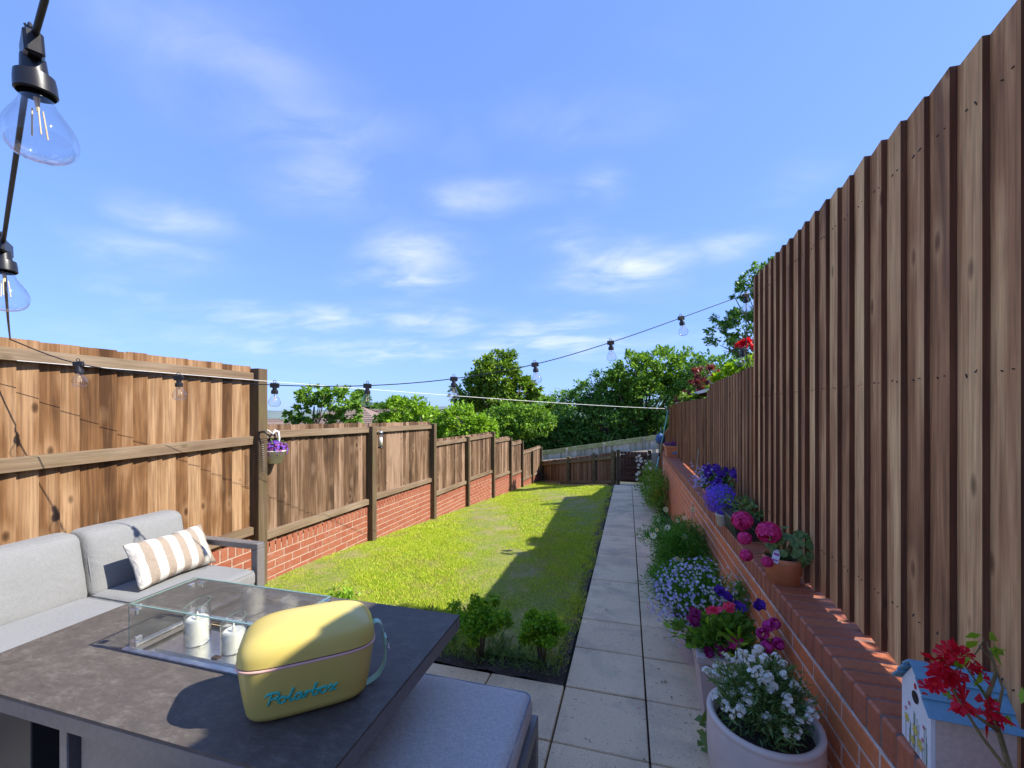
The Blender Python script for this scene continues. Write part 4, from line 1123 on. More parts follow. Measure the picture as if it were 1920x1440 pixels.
for (x0, x1, y0, y1) in ((BX0, BX1, BY0, BY0 + .006), (BX0, BX1, BY1 - .006, BY1), (BX0, BX0 + .006, BY0 + .0065, BY1 - .0065), (BX1 - .006, BX1, BY0 + .0065, BY1 - .0065)):
    tbx('glass_edge', x0, x1, y0, y1, TZ + gh + .0002, TZ + gh + .0016, 0, 'glass_edge')
tbx('glass_edge', BX0, BX0 + .0015, BY0 - .0015, BY0 - .0003, TZ + .007, TZ + gh, 0, 'glass_edge')
for x in (BX0 + .006, BX1 - .006):
    for y in (BY0 + .006, BY1 - .006):
        for z in (TZ + .012, TZ + gh - .032):
            sx = 1 if x < -1.3 else -1; sy = 1 if y < 1.12 else -1
            mb = MB().box(min(0, sx * .03), max(0, sx * .03), -.006 - (.004 if sy > 0 else -.004), .006 - (.004 if sy > 0 else -.004), 0, .02, .002)
            mb.box(-.006 - sx * .004, .006 - sx * .004, min(sy * .008, sy * .03), max(sy * .008, sy * .03), 0, .02, .002)
            mb.build('clip', 'steel', tb, (x - TO[0], y - TO[1], z - TO[2]))
# candles --------------------------------------------------------------
def candle(x, y, hc, hg, r, label):
    t = thing('candle', label, 'candle', (x, y, TZ - .013), 0, 'flameless candles in glass holders')
    n = 28; prof = [(r - .004, 0.002), (r - .004, hc - .006), (r - .010, hc), (r * .45, hc - .006), (0.001, hc - .007)]
    MB().lathe(prof, n).build('wax', 'wax', t, smooth=True)
    MB().tube([(0, 0, hc - .01), (0.001, 0, hc + .006), (0, 0.001, hc + .022)], [.006, .005, .0006], 8).build('flame_tip', 'wax', t, smooth=True)
    mb = MB(); o = []
    for i in range(n):
        a = 2 * math.pi * i / n; zt = hg + r * .32 * math.cos(a - R(65))
        o += [(r * math.cos(a), r * math.sin(a), 0.0), (r * math.cos(a), r * math.sin(a), zt), ((r - .0022) * math.cos(a), (r - .0022) * math.sin(a), zt), ((r - .0022) * math.cos(a), (r - .0022) * math.sin(a), 0)]
    f = []
    for i in range(n):
        a = i * 4; b = (i + 1) % n * 4
        f += [(a, b, b + 1, a + 1), (a + 2, b + 2, b + 3, a + 3)]
    rim = [(a * 4 + 1, ((a + 1) % n) * 4 + 1, ((a + 1) % n) * 4 + 2, a * 4 + 2) for a in range(n)]
    mb.add(o, f); mb.build('glass_sleeve', 'glass_candle', t, smooth=True)
    rp = [Vector((r - .001, 0, 0))] * 0
    pts = [((r - .001) * math.cos(2 * math.pi * i / n), (r - .001) * math.sin(2 * math.pi * i / n), hg + r * .32 * math.cos(2 * math.pi * i / n - R(65))) for i in range(n + 1)]
    MB().tube(pts, .0006, 5, cap=False).build('glass_rim', 'glass_edge', t, smooth=True)
candle(-1.450, 1.115, 0.088, 0.135, 0.039, 'tallest flameless candle at the end of the glass guard')
candle(-1.285, 1.112, 0.070, 0.105, 0.038, 'middle flameless candle of the three in the glass guard')
candle(-1.125, 1.115, 0.072, 0.105, 0.038, 'flameless candle half hidden behind the yellow cool box')

# cool box ---------------------------------------------------------------
CBX, CBY = -0.853, 0.972
cb = thing('cool_box', 'yellow retro cool box with mint strap standing on the fire pit table', 'cool box', (CBX, CBY, TZ + .0005), R(40))
def sup(a, b, n=48, e=4.2):
    o = []
    for k in range(n):
        t = 2 * math.pi * k / n; c, s = math.cos(t), math.sin(t)
        o.append((math.copysign(abs(c) ** (2 / e), c) * a, math.copysign(abs(s) ** (2 / e), s) * b))
    return o
def loft(levels, closed_top=False, closed_bot=False, n=48):
    mb = MB(); vs = []
    for (a, b, z) in levels: vs += [(x, y, z) for x, y in sup(a, b, n)]
    f = []
    for i in range(len(levels) - 1):
        for k in range(n): f.append((i * n + k, i * n + (k + 1) % n, (i + 1) * n + (k + 1) % n, (i + 1) * n + k))
    if closed_bot: f.append(tuple(range(n))[::-1])
    if closed_top: f.append(tuple((len(levels) - 1) * n + k for k in range(n)))
    return mb.add(vs, f)
BH = 0.150; A_, B_ = 0.166, 0.100
lev = []
for i in range(9):     # rounded foot
    t = i / 8 * math.pi / 2; r = 0.035
    lev.append((0.150 - r + r * math.sin(t), 0.084 - r + r * math.sin(t), r - r * math.cos(t)))
for i in range(1, 7): t = i / 6; lev.append((0.150 + (A_ - 0.150) * t ** .8, 0.084 + (B_ - 0.080) * t ** .8, 0.035 + (BH - 0.035) * t))
loft(lev, closed_bot=True).build('body', 'cooler_yellow', cb, smooth=True)
loft([(A_ + .000, B_ + .000, BH - .002), (A_ + .004, B_ + .004, BH + .000), (A_ + .004, B_ + .004, BH + .005), (A_, B_, BH + .006)]).build('trim', 'trim_pink', cb, smooth=True)
loft([(A_ - .003, B_ - .003, BH + .004), (A_ - .003, B_ - .003, BH + .012)]).build('seam', 'label_purple', cb, smooth=True)
lev = []; LH = 0.078
for i in range(17):
    t = i / 16 * math.pi / 2; e1 = 2 / 2.8
    q = math.cos(t) ** e1 if i < 16 else 0.0; z = math.sin(t) ** e1
    lev.append(((A_ + .002) * max(q, .02), (B_ + .002) * max(q, .02), BH + .009 + LH * z))
loft(lev, closed_top=True).build('lid', 'cooler_yellow', cb, smooth=True)
# lettering
G_ = {
 'P': [[(.05, 0), (.28, .98)], [(-.12, .78), (.10, .98), (.62, .98), (.72, .74), (.55, .52), (.20, .48)], [(0.55, .5), (.62, .30)]],
 'o': [[(.30, .52), (.12, .46), (.02, .24), (.10, .02), (.28, 0), (.44, .18), (.44, .42), (.30, .52), (.52, .34), (.66, .40)]],
 'l': [[(.0, .35), (.22, .62), (.34, .98), (.30, .98), (.12, .30), (.16, .04), (.34, .04), (.50, .24)]],
 'a': [[(.46, .50), (.20, .50), (.02, .26), (.08, .02), (.28, .06), (.46, .44), (.42, .10), (.50, .0), (.66, .22)]],
 'r': [[(.0, .22), (.16, .52), (.06, .0)], [(.10, .24), (.24, .46), (.40, .44)], [(.38, .44), (.44, .36)]],
 'b': [[(.0, .30), (.22, .60), (.34, .98), (.28, .94), (.10, .28), (.12, .04), (.32, .0), (.44, .22), (.40, .44), (.24, .44), (.5, .44), (.62, .44)]],
 'x': [[(.02, .46), (.16, .50), (.24, .28), (.32, .04), (.48, .06)], [(.56, .54), (.40, .44), (.12, .08), (.0, .02)]],
}
adv = {'P': .66, 'o': .60, 'l': .42, 'a': .62, 'r': .44, 'b': .56, 'x': .6}
txt = MB(); cx = 0.0; sc_ = 0.0335
word = 'Polarbox'; totw = sum(adv[c] for c in word)
def surf_y(x, z):    # front face of the body at local x, z
    t = max(0, (z - .035) / (BH - .035)); b = 0.084 + (B_ - .080) * t ** .8; a = 0.150 + (A_ - .142) * t ** .8
    return -b * max(0.0, 1 - (abs(x) / a) ** 4.2) ** (1 / 4.2)
for ch in word:
    for st in G_[ch]:
        pts = []
        for k in range(len(st) - 1):
            for q in range(4):
                f = q / 4; p0 = st[max(k - 1, 0)]; p1 = st[k]; p2 = st[k + 1]; p3 = st[min(k + 2, len(st) - 1)]
                pts.append([0.5 * (2 * p1[i] + (p2[i] - p0[i]) * f + (2 * p0[i] - 5 * p1[i] + 4 * p2[i] - p3[i]) * f * f + (3 * p1[i] - p0[i] - 3 * p2[i] + p3[i]) * f ** 3) for i in (0, 1)])
        pts.append(list(st[-1]))
        P3 = []
        for (x, y) in pts:
            lx = (cx + x - totw / 2) * sc_ * 1.08 - .012; lz = 0.060 + y * sc_ * .95
            P3.append((lx, surf_y(lx, lz) - .0012, lz))
        txt.tube(P3, .0030, 6)
    cx += adv[ch]
txt.build('lettering', 'letter_teal', cb, smooth=True)
# strap
def ribbon(pts, w, th, wdir=(0, 1, 0)):
    mb = MB(); wd = Vector(wdir) * w / 2; vs = []
    pts = [Vector(p) for p in pts]
    for i, p in enumerate(pts):
        d = (pts[min(i + 1, len(pts) - 1)] - pts[max(i - 1, 0)]).normalized(); nn = d.cross(Vector(wdir)).normalized() * th / 2
        vs += [p - wd - nn, p + wd - nn, p + wd + nn, p - wd + nn]
    f = []
    for i in range(len(pts) - 1):
        for k in range(4): f.append((i * 4 + k, i * 4 + (k + 1) % 4, i * 4 + 4 + (k + 1) % 4, i * 4 + 4 + k))
    f += [(0, 1, 2, 3), tuple(len(pts) * 4 - 4 + k for k in (3, 2, 1, 0))]
    return mb.add(vs, f)
ctl = [(.164, 0, .168), (.176, 0, .176), (.190, 0, .166), (.197, 0, .138), (.201, 0, .100), (.203, 0, .070), (.196, 0, .040), (.180, 0, .016), (.158, 0, .003), (.146, 0, .001)]
sp = []
for k in range(len(ctl) - 1):
    for q in range(4):
        f = q / 4; P_ = [Vector(ctl[max(k - 1, 0)]), Vector(ctl[k]), Vector(ctl[k + 1]), Vector(ctl[min(k + 2, len(ctl) - 1)])]
        sp.append(0.5 * (2 * P_[1] + (P_[2] - P_[0]) * f + (2 * P_[0] - 5 * P_[1] + 4 * P_[2] - P_[3]) * f * f + (3 * P_[1] - P_[0] - 3 * P_[2] + P_[3]) * f ** 3))
sp.append(Vector(ctl[-1]))
ribbon(sp, 0.026, .0028).build('strap', 'strap_mint', cb, fix=True)
bk = MB().box(.1975, .2055, -.017, .017, .104, .128, .002).build('strap_keeper', 'strap_mint', cb)
MB().tube([(.206, 0, .116), (.2085, 0, .116)], .0045, 10).build('rivet', 'wire_dark', bk)
MB().tube([(.206, .0, .108), (.212, .004, .100), (.214, -.004, .086), (.208, 0, .092)], .0015, 6).build('buckle', 'steel', bk)

# stools ---------------------------------------------------------------
def stool(x0, x1, y0, y1, zt, label, dark, seed):
    O = ((x0 + x1) / 2, (y0 + y1) / 2, zp((y0 + y1) / 2))
    t = thing('stool', label, 'stool', O, 0, 'padded benches round the fire pit table')
    g = O[2]
    def q(name, a0, a1, b0, b1, c0, c1): return MB().box(a0 - O[0], a1 - O[0], b0 - O[1], b1 - O[1], c0 - O[2], c1 - O[2], .003).build(name, 'charcoal_metal', t)
    fz = zt - .10
    q('frame', x0, x1, y0, y1, fz - .055, fz)
    for (lx, ly) in ((x0, y0), (x0, y1 - .04), (x1 - .04, y0), (x1 - .04, y1 - .04)):
        q('leg', lx, lx + .04, ly, ly + .04, g, fz - .056)
    q('stretcher', x1 - .028, x1 - .002, y0 + .041, y1 - .041, g + .10, g + .13)
    rbox(x0 + .012, x1 - .012, y0 + .01, y1 - .01, fz + .002, zt, r=.038, puff=.010, seed=seed, name='seat_cushion', mat='stool_grey', parent=t, origin=O, seg=22, wr=.0028)
    return t
stool(-0.93, -0.325, 0.62, 1.545, -1.05, 'grey padded bench tucked under the end of the table beside the path', 1, 21)
stool(-1.93, -1.09, 1.56, 2.02, -1.05, 'grey padded bench behind the table next to the lawn', 0, 22)

# rug
rug = MB().box(-3.15, -1.2, 0.0, 2.1, 0, .006)
rug.v = [(x, y, zp(y) + .004 + (.006 if z > .003 else 0)) for x, y, z in rug.v]
tag(rug.build('outdoor_rug', 'rug_woven'), 'grey and white wavy striped outdoor rug under the table', 'rug')

# ================================================================== WALL POTS AND PLANTS
def pot(t, prof, mat, n=36, soil_z=None, soil_r=None, sx=1, sy=1, name='pot'):
    MB().lathe(prof, n, sx=sx, sy=sy).build(name, mat, t, smooth=True)
    if soil_z is not None: MB().disc((0, 0), soil_r, soil_z, n, sx, sy).build('soil', 'soil', t)
def stems(t, tips, base=(0, 0, 0), r=.002, mat='stem_green', name='stems'):
    mb = MB()
    for p in tips:
        b = Vector(base) + Vector((rnd.uniform(-.02, .02), rnd.uniform(-.02, .02), 0)); p = Vector(p)
        mb.tube([b, b.lerp(p, .5) + Vector((0, 0, .02)), p], [r, r * .8, r * .5], 4, cap=False)
    return mb.build(name, mat, t)
def foliage(t, centers, n, spread, size, mat, width=.5, seed=1, up=0.3, name='foliage', jit=.6):
    rg = np.random.default_rng(seed); c = np.array(centers); idx = rg.integers(0, len(c), n)
    P = c[idx] + sph(n, rg) * (rg.uniform(0, 1, n)[:, None] ** .6) * np.array(spread)
    D = unit(P - c.mean(0)) + np.array([0, 0, up])
    return link(name, quadmesh(name, leaves(P, D, size, width, rg, jit), mat), t)
def blooms(t, P, N, r, petals, mat, seed=1, wide=.9, cup=.25, name='blossom'):
    rg = np.random.default_rng(seed)
    return link(name, quadmesh(name, rosettes(np.array(P), np.array(N), r, petals, rg, wide, cup), mat), t)

# 1. large lilac-grey pot, white flowers
PX, PY = 0.480, 1.735; gz_ = zp(PY)
t = thing('planter', 'large ribbed lilac grey round planter filled with small white flowers', 'planter', (PX, PY, gz_))
hz = -1.13 - gz_
prof = [(0.02, 0.0), (.115, 0.0), (.138, .03)]
for i in range(60):
    f = i / 59; z = .03 + (hz - .05) * f; r = .138 + .050 * math.sin(f * math.pi * .62); prof.append((r + (.0016 if i % 2 else 0), z))
r_ = prof[-1][0]
prof += [(r_ + .004, hz - .012), (r_ + .002, hz), (r_ - .012, hz + .002), (r_ - .022, hz - .006), (r_ - .026, hz - .06), (.10, hz - .09)]
pot(t, prof, 'pot_lilac', 48, hz - .055, r_ - .024)
rg = np.random.default_rng(41)
cen = [(rg.normal(0, .07), rg.normal(0, .07), hz + rg.uniform(-.02, .14)) for _ in range(30)]
foliage(t, cen, 3800, .07, .030, 'leaf_grey', .22, 42, .5)
hd = []
for i in range(74):
    a = rg.uniform(0, 6.28); rr = .180 * math.sqrt(rg.uniform(0.03, 1)); z = hz + .04 + .17 * (1 - (rr / .19) ** 2) * rg.uniform(.55, 1.15) + rg.uniform(-.02, .01)
    hd.append((rr * math.cos(a) - .015, rr * math.sin(a) + .03, z))
stems(t, hd, (0, 0, hz - .05), .0015)
P = []; N = []
for h in hd:
    for k in range(rg.integers(7, 14)):
        d = unit(rg.normal(0, 1, 3) + np.array([0, -.2, .8])); P.append(np.array(h) + d * rg.uniform(.006, .018)); N.append(d)
stuff(blooms(t, P, N, .0092, 5, 'petal_white', 43, 1.0))
# 2. tall square mauve pot with magenta petunias and lily
PX, PY = 0.455, 2.28; gz_ = zp(PY)
t = thing('planter', 'tapered square mauve planter with magenta and coral blooms', 'planter', (PX, PY, gz_))
hz = -1.17 - gz_
mb = MB(); a, b = .085, .135
mb.hexa([(-a, -a, 0), (a, -a, 0), (a, a, 0), (-a, a, 0), (-b, -b, hz), (b, -b, hz), (b, b, hz), (-b, b, hz)])
mb.box(-b - .006, b + .006, -b - .006, b + .006, hz - .03, hz + .004, .003)
mb.build('pot', 'pot_mauve', t)
cen = [(rg.normal(0, .075), rg.normal(0, .075), hz + rg.uniform(.0, .12)) for _ in range(26)]
foliage(t, cen, 1500, .06, .042, 'leaf_mid', .5, 45, .4)
def petunia(t, p, n, r, mat, seed, name='flower'):
    rg = np.random.default_rng(seed); p = np.array([p]); n = np.array([n])
    q = [rosettes(p, n, r, 5, rg, 1.1, .30)]
    for k in range(7):
        q.append(rosettes(p + rg.normal(0, r * .38, (1, 3)), n + rg.normal(0, .55, (1, 3)), r * rg.uniform(.5, .85), 5, rg, 1.0, rg.uniform(.1, .5)))
    return link(name, quadmesh(name, np.concatenate(q), mat), t)
fl = [((-.13, -.02, hz + .15), 'petal_burgundy'), ((-.14, -.04, hz + .12), 'petal_burgundy'), ((-.05, -.05, hz + .19), 'petal_coral'), ((.02, -.03, hz + .20), 'petal_coral'), ((.03, .06, hz + .22), 'petal_purple'),
      ((.08, .02, hz + .19), 'petal_purple'), ((.17, .04, hz + .21), 'petal_purple'), ((-.03, -.13, hz + .05), 'petal_burgundy'), ((-.09, -.12, hz + .02), 'petal_burgundy'),
      ((.03, -.12, hz + .08), 'petal_magenta'), ((.0, .10, hz + .23), 'petal_purple')]
for i, (p, m_) in enumerate(fl): petunia(t, p, (rnd.uniform(-.4, .4), -.8, .6), .027, m_, 60 + i)
# double pinks: clusters
for i, p in enumerate([(.14, -.12, hz + .14), (.17, -.10, hz + .17), (.20, -.08, hz + .175), (.15, -.15, hz + .10), (.20, -.13, hz + .11), (.12, -.18, hz + .05)]):
    d = sph(40, rg) ; P = np.array(p) + d * .021
    o = blooms(t, P, d, .013, 4, 'petal_pink', 80 + i, 1.1, .2, 'flower_head')
# lily stem with buds
mb = MB(); lx, ly = .03, -.17
mb.tube([(lx, ly, hz - .05), (lx + .005, ly, hz + .05), (lx, ly, hz + .13)], [.005, .004, .003], 6)
mb.build('lily_stem', 'stem_green', t)
rgl = np.random.default_rng(3)
P = np.array([(lx, ly, hz + .0 + i * .011) for i in range(12)]); D = np.array([(math.cos(i * 2.4), math.sin(i * 2.4), .35) for i in range(12)])
link('lily_leaves', quadmesh('lily_leaves', leaves(P, D, .075, .22, rgl, .1), 'leaf_bright'), t)
for (dx_, dz_) in ((-.055, .05), (.004, .07)):
    mb = MB().tube([(lx, ly, hz + .12), (lx + dx_ * .4, ly, hz + .12 + dz_ * .4), (lx + dx_ * .8, ly, hz + .12 + dz_ * .8), (lx + dx_, ly, hz + .12 + dz_)], [.003, .008, .007, .002], 8)
    mb.build('bud', 'leaf_lime', t, smooth=True)
P = np.array([(-.10 + rnd.uniform(-.03, .03), -.16, .20 - i * .03) for i in range(9)]); D = np.tile(np.array([-.6, -.5, -.2]), (9, 1))
link('trailing_leaves', quadmesh('trailing_leaves', leaves(P, D, .06, .85, rgl, .5), 'leaf_grey'), t)

# 3. big lilac-blue lobelia / scabious bush
PX, PY = 0.44, 2.95; gz_ = zp(PY)
t = thing('flower_bush', 'bushy lilac and pale blue flowering plant spilling over the path edge', 'plant', (PX, PY, gz_))
MB().lathe([(.10, 0), (.16, .26), (.17, .28), (.15, .28), (.14, .24)], 24).build('pot', 'pot_mauve', t, smooth=True)
cen = [(rg.normal(0, .12), rg.normal(0, .13), .34 + rg.uniform(-.05, .17)) for _ in range(40)]
foliage(t, cen, 5200, .12, .038, 'leaf_fern', .18, 47, .6)
P = []; N = []
for i in range(900):
    d = unit(rg.normal(0, 1, 3) * np.array([1, 1, .8]) + np.array([-.25, -.25, .45])); P.append(np.array([0, 0, .36]) + d * np.array([.30, .33, .27]) * rg.uniform(.78, 1.10)); N.append(d + np.array([0, -.6, .2]))
P = np.array(P); N = np.array(N); k = rg.uniform(0, 1, len(P)) + (P[:, 0]) * 1.3
for nm, msk, mt in (('lilac_blossom', k < .38, 'petal_lilac'), ('blue_blossom', (k >= .38) & (k < .72), 'petal_paleblue'), ('white_blossom', k >= .72, 'petal_white')):
    stuff(blooms(t, P[msk], N[msk], .0095, 5, mt, 48, .7, .2, nm))
stems(t, [tuple(p) for p in P[::7]], (0, 0, .26), .0012)
# 4. ferny chamomile-like bush with cream daisies
def daisy_plant(t, heads, r, seed, pm='petal_cream'):
    rg = np.random.default_rng(seed)
    for i, h in enumerate(heads):
        n = unit(np.array([rg.normal(-.1, .3), -.7, .55 + rg.normal(0, .2)]))
        f = link('flower', quadmesh('daisy', rosettes(np.array([h]), np.array([n]), r, 9, rg, .75, .05), pm), t)
        dd = sph(14, rg) * r * .18 + np.array(h) + n * r * .1
        link('disc', quadmesh('disc', rosettes(dd, np.tile(n, (14, 1)), r * .22, 4, rg), 'petal_yellow'), f)
t = thing('flower_bush', 'ferny green plant with cream daisy flowers leaning over the path', 'plant', (.50, 4.1, zp(4.1)))
cen = [(rg.normal(-.05, .13), rg.normal(0, .24), .34 + rg.uniform(-.22, .20)) for _ in range(80)]
foliage(t, cen, 22000, .10, .042, 'leaf_fern', .15, 51, .3, jit=.8)
daisy_plant(t, [(x_ - .05, y_ - .10, z_ + .09) for x_, y_, z_ in [(-.24, -.20, .50), (-.06, -.30, .35), (-.02, -.28, .34), (-.15, -.30, .22), (-.10, .1, .50), (-.02, .05, .58), (-.20, .0, .50), (-.28, -.1, .42), (.10, .0, .70), (.05, .1, .60), (-.1, .3, .62), (-.16, .35, .50), (.02, -.1, .48)]], .027, 52)
stems(t, [(-.24, -.20, .50), (-.10, .1, .50), (-.02, .05, .58), (.10, 0, .70), (.05, .1, .60), (-.1, .3, .62), (-.16, .35, .50)], (0, 0, .2), .0015)
# 5. far white daisies bush
t = thing('daisy_bush', 'tall clump of white daisies at the far end of the brick wall', 'plant', (.50, 8.9, zp(8.9)))
cen = [(rg.normal(0, .13), rg.normal(-.3, .55), .42 + rg.uniform(-.35, .32)) for _ in range(60)]
foliage(t, cen, 6500, .14, .05, 'leaf_mid', .3, 55, .3)
heads = [(rg.uniform(-.34, -.05), rg.uniform(-.6, .4), rg.uniform(.35, .95)) for _ in range(34)]
daisy_plant(t, heads, .034, 56, 'petal_white')
cen = [(rg.normal(.05, .05), -.6 + rg.normal(0, .1), .35 + rg.uniform(-.1, .1)) for _ in range(8)]
foliage(t, cen, 300, .08, .04, 'petal_yellow', .4, 57, .3, name='dry_flowers')

P = np.array([(rnd.uniform(-.2, .45), rnd.uniform(1.7, 4.5), 0) for _ in range(34)]); P[:, 2] = [zp(y_) + .006 for y_ in P[:, 1]]
D = rng.normal(0, 1, (34, 3)); D[:, 2] = .08
fp = stuff(link('fallen_petals', quadmesh('fallen_petals', leaves(P, D, .016, .7, rng, .1, np.tile([0, 0, 1.0], (34, 1))), ['petal_pink', 'stem_brown'], np.arange(34) % 3 > 0)))
fp['label'] = 'fallen petals and leaf bits scattered on the path slabs'; fp['category'] = 'petals'
# wall-top pots -----------------------------------------------------------
PC = (.768, 2.45)
t = thing('potted_geranium', 'round terracotta pot of magenta geraniums on the wall coping', 'potted plant', (PC[0], PC[1], WTOP + .001))
pot(t, [(.01, .0), (.072, .0), (.088, .105), (.090, .108), (.092, .132), (.085, .133), (.085, .11), (.05, .11)], 'terracotta', 32, .118, .086)
def round_leaf(P, N, r, rg, mat, name, t):
    return link(name, quadmesh(name, rosettes(np.array(P), np.array(N), r, 7, rg, 1.12, .12), mat), t)
P = []; N = []
for i in range(46):
    d = unit(rg.normal(0, 1, 3) + np.array([.0, -.1, .35])); P.append(np.array([.03, -.01, .19]) + d * np.array([.10, .11, .085])); N.append(d + np.array([-.2, -.4, .5]))
round_leaf(P, N, .024, rg, 'leaf_grey', 'foliage', t)
stems(t, [tuple(p) for p in P], (0, 0, .11), .0016)
heads = [((-.085, -.07, .265), .050), ((-.165, .10, .275), .048), ((-.17, .03, .20), .032), ((-.18, -.04, .13), .028), ((-.10, -.10, .125), .024)]
for i, (h, r) in enumerate(heads):
    d = sph(90, rg); P = np.array(h) + d * r * np.array([1, 1, .92])
    blooms(t, P, d, r * .42, 5, 'petal_magenta', 90 + i, 1.1, .15, 'flower_head')
stems(t, [h for h, r in heads], (0, 0, .12), .0022)
pt = MB().box(-.0008, .0008, -.016, .016, 0, .068).build('plant_tag', 'label_white', t, (-.062, -.075, .115)); pt.rotation_euler = (R(12), R(14), R(66))
MB().box(-.0016, -.0009, -.012, .012, .038, .050).build('tag_print', 'label_purple', pt)
MB().box(-.0016, -.0009, -.011, .011, .012, .018).build('tag_print', 'label_purple', pt)

t = thing('flower_trough', 'long black plastic trough with violet lobelia and geraniums on the wall coping', 'flower trough', (.765, 3.38, WTOP + .001))
mb = MB(); a, b, l = .055, .08, .27
mb.hexa([(-a, -l + .02, 0), (a, -l + .02, 0), (a, l - .02, 0), (-a, l - .02, 0), (-b, -l, .135), (b, -l, .135), (b, l, .135), (-b, l, .135)])
mb.build('trough', 'trough_black', t)
MB().box(-b - .008, b + .008, -l - .008, l + .008, .125, .145, .003).build('trough_rim', 'trough_black', t)
MB().box(-b + .01, b - .01, -l + .01, l - .01, .1455, .150).build('soil', 'soil', t)
cen = [(rg.normal(-.03, .05), .2 + rg.normal(0, .12), .17 + rg.uniform(-.02, .06)) for _ in range(26)]
foliage(t, cen, 900, .05, .022, 'leaf_mid', .3, 61, .4)
P = []; N = []
for i in range(1100):
    d = unit(rg.normal(0, 1, 3) + np.array([-.3, -.2, .35])); P.append(np.array([-.05, .28, .165]) + d * np.array([.12, .24, .12]) * rg.uniform(.75, 1.1)); N.append(d + np.array([-.1, -.3, .1]))
stuff(blooms(t, P, N, .0085, 5, 'petal_violet', 62, .9, .2))
cen = [(rg.normal(.04, .03), -.12 + rg.normal(0, .08), .17 + rg.uniform(-.02, .07)) for _ in range(10)]
foliage(t, cen, 170, .05, .034, 'leaf_grey', .8, 63, .4, name='geranium_leaves')

t = thing('potted_petunia', 'terracotta pot of dark purple petunias on the far part of the wall', 'potted plant', (.765, 4.15, WTOP + .001))
pot(t, [(.01, .0), (.075, .0), (.098, .13), (.106, .133), (.110, .165), (.100, .166), (.095, .14), (.05, .14)], 'terracotta', 32, .15, .096)
cen = [(rg.normal(.03, .08), rg.normal(0, .12), .22 + rg.uniform(-.03, .09)) for _ in range(22)]
foliage(t, cen, 900, .06, .035, 'leaf_grey', .5, 64, .5)
k = 0
for (x, y, z) in [(-.06, -.02, .30), (-.04, .10, .34), (-.08, .02, .25), (.03, -.05, .31), (.0, -.12, .26), (.05, .02, .28), (-.01, -.14, .22), (.10, -.25, .34), (.14, -.28, .30), (.12, -.20, .36), (.10, .05, .33), (.0, .0, .35)]:
    petunia(t, (x, y, z), (-.3, -.9, .3), .036, 'petal_purple', 120 + k); k += 1
petunia(t, (.15, -.22, .28), (-.3, -.9, .3), .03, 'petal_burgundy', 140)
P = np.array([-.09, .06, .24]) + rg.normal(0, 1, (130, 3)) * np.array([.05, .09, .06])
stuff(blooms(t, P, np.tile([-.2, -.7, .4], (130, 1)), .010, 5, 'petal_lilac', 65, .7, .2, 'trailing_blossom'))
t = thing('terracotta_trough', 'empty-looking terracotta trough at the far end of the wall coping', 'trough', (.80, 8.55, WTOP + .001))
mb = MB(); a, b, l = .09, .125, .26
mb.hexa([(-a, -l + .03, 0), (a, -l + .03, 0), (a, l - .03, 0), (-a, l - .03, 0), (-b, -l, .20), (b, -l, .20), (b, l, .20), (-b, l, .20)])
mb.box(-b - .012, b + .012, -l - .012, l + .012, .17, .205, .004); mb.build('trough', 'terracotta', t)
MB().box(-b + .012, b - .012, -l + .012, l - .012, .2055, .21).build('soil', 'soil', t)
MB().box(.0, .07, -l + .004, -l + .012, .06, .10).build('sticker', 'label_blue', t)
cen = [(rg.normal(0, .05), rg.normal(0, .12), .22) for _ in range(12)]
foliage(t, cen, 120, .03, .05, 'petal_mauve', .3, 66, 1.0, name='seedlings')
t = thing('cream_pot', 'small cream pot hanging on the wall edge behind the black trough', 'pot', (.69, 3.50, WTOP + .002))
pot(t, [(.01, .0), (.035, .0), (.045, .08), (.049, .082), (.049, .09), (.042, .09)], 'plastic_cream', 24, .08, .042)

# bird house -----------------------------------------------------------
bx, by = 0.800, 1.315
bh = thing('bird_house', 'small white bird house with a blue plank roof and painted flowers on the wall', 'bird house', (bx, by, WTOP + .001), R(-95)); bh.scale = (1.12, 1.12, 1.12)
BW, BD, BHt, BR = .060, .075, .135, .205     # half width, half depth, eave and ridge heights
MB().add([(-BW, -BD, 0), (BW, -BD, 0), (BW, -BD, BHt), (0, -BD, BR), (-BW, -BD, BHt), (-BW, -BD + .008, 0), (BW, -BD + .008, 0), (BW, -BD + .008, BHt), (0, -BD + .008, BR), (-BW, -BD + .008, BHt)],
         [(0, 1, 2, 3, 4), (9, 8, 7, 6, 5), (0, 5, 6, 1), (1, 6, 7, 2), (2, 7, 8, 3), (3, 8, 9, 4), (4, 9, 5, 0)]).build('front', 'bird_white', bh)
MB().add([(-BW, -BD + .0085, 0), (BW, -BD + .0085, 0), (BW, -BD + .0085, BHt), (0, -BD + .0085, BR), (-BW, -BD + .0085, BHt), (-BW, BD, 0), (BW, BD, 0), (BW, BD, BHt), (0, BD, BR), (-BW, BD, BHt)],
         [(0, 1, 2, 3, 4), (9, 8, 7, 6, 5), (0, 5, 6, 1), (1, 6, 7, 2), (2, 7, 8, 3), (3, 8, 9, 4), (4, 9, 5, 0)]).build('side', 'bird_side', bh)
sl_ = Vector((BW + .012, 0, -(BR - BHt) * (BW + .012) / BW)); ln = sl_.length; sl_.normalize(); nr = Vector((sl_.z, 0, -sl_.x)); nr = -nr if nr.z < 0 else nr
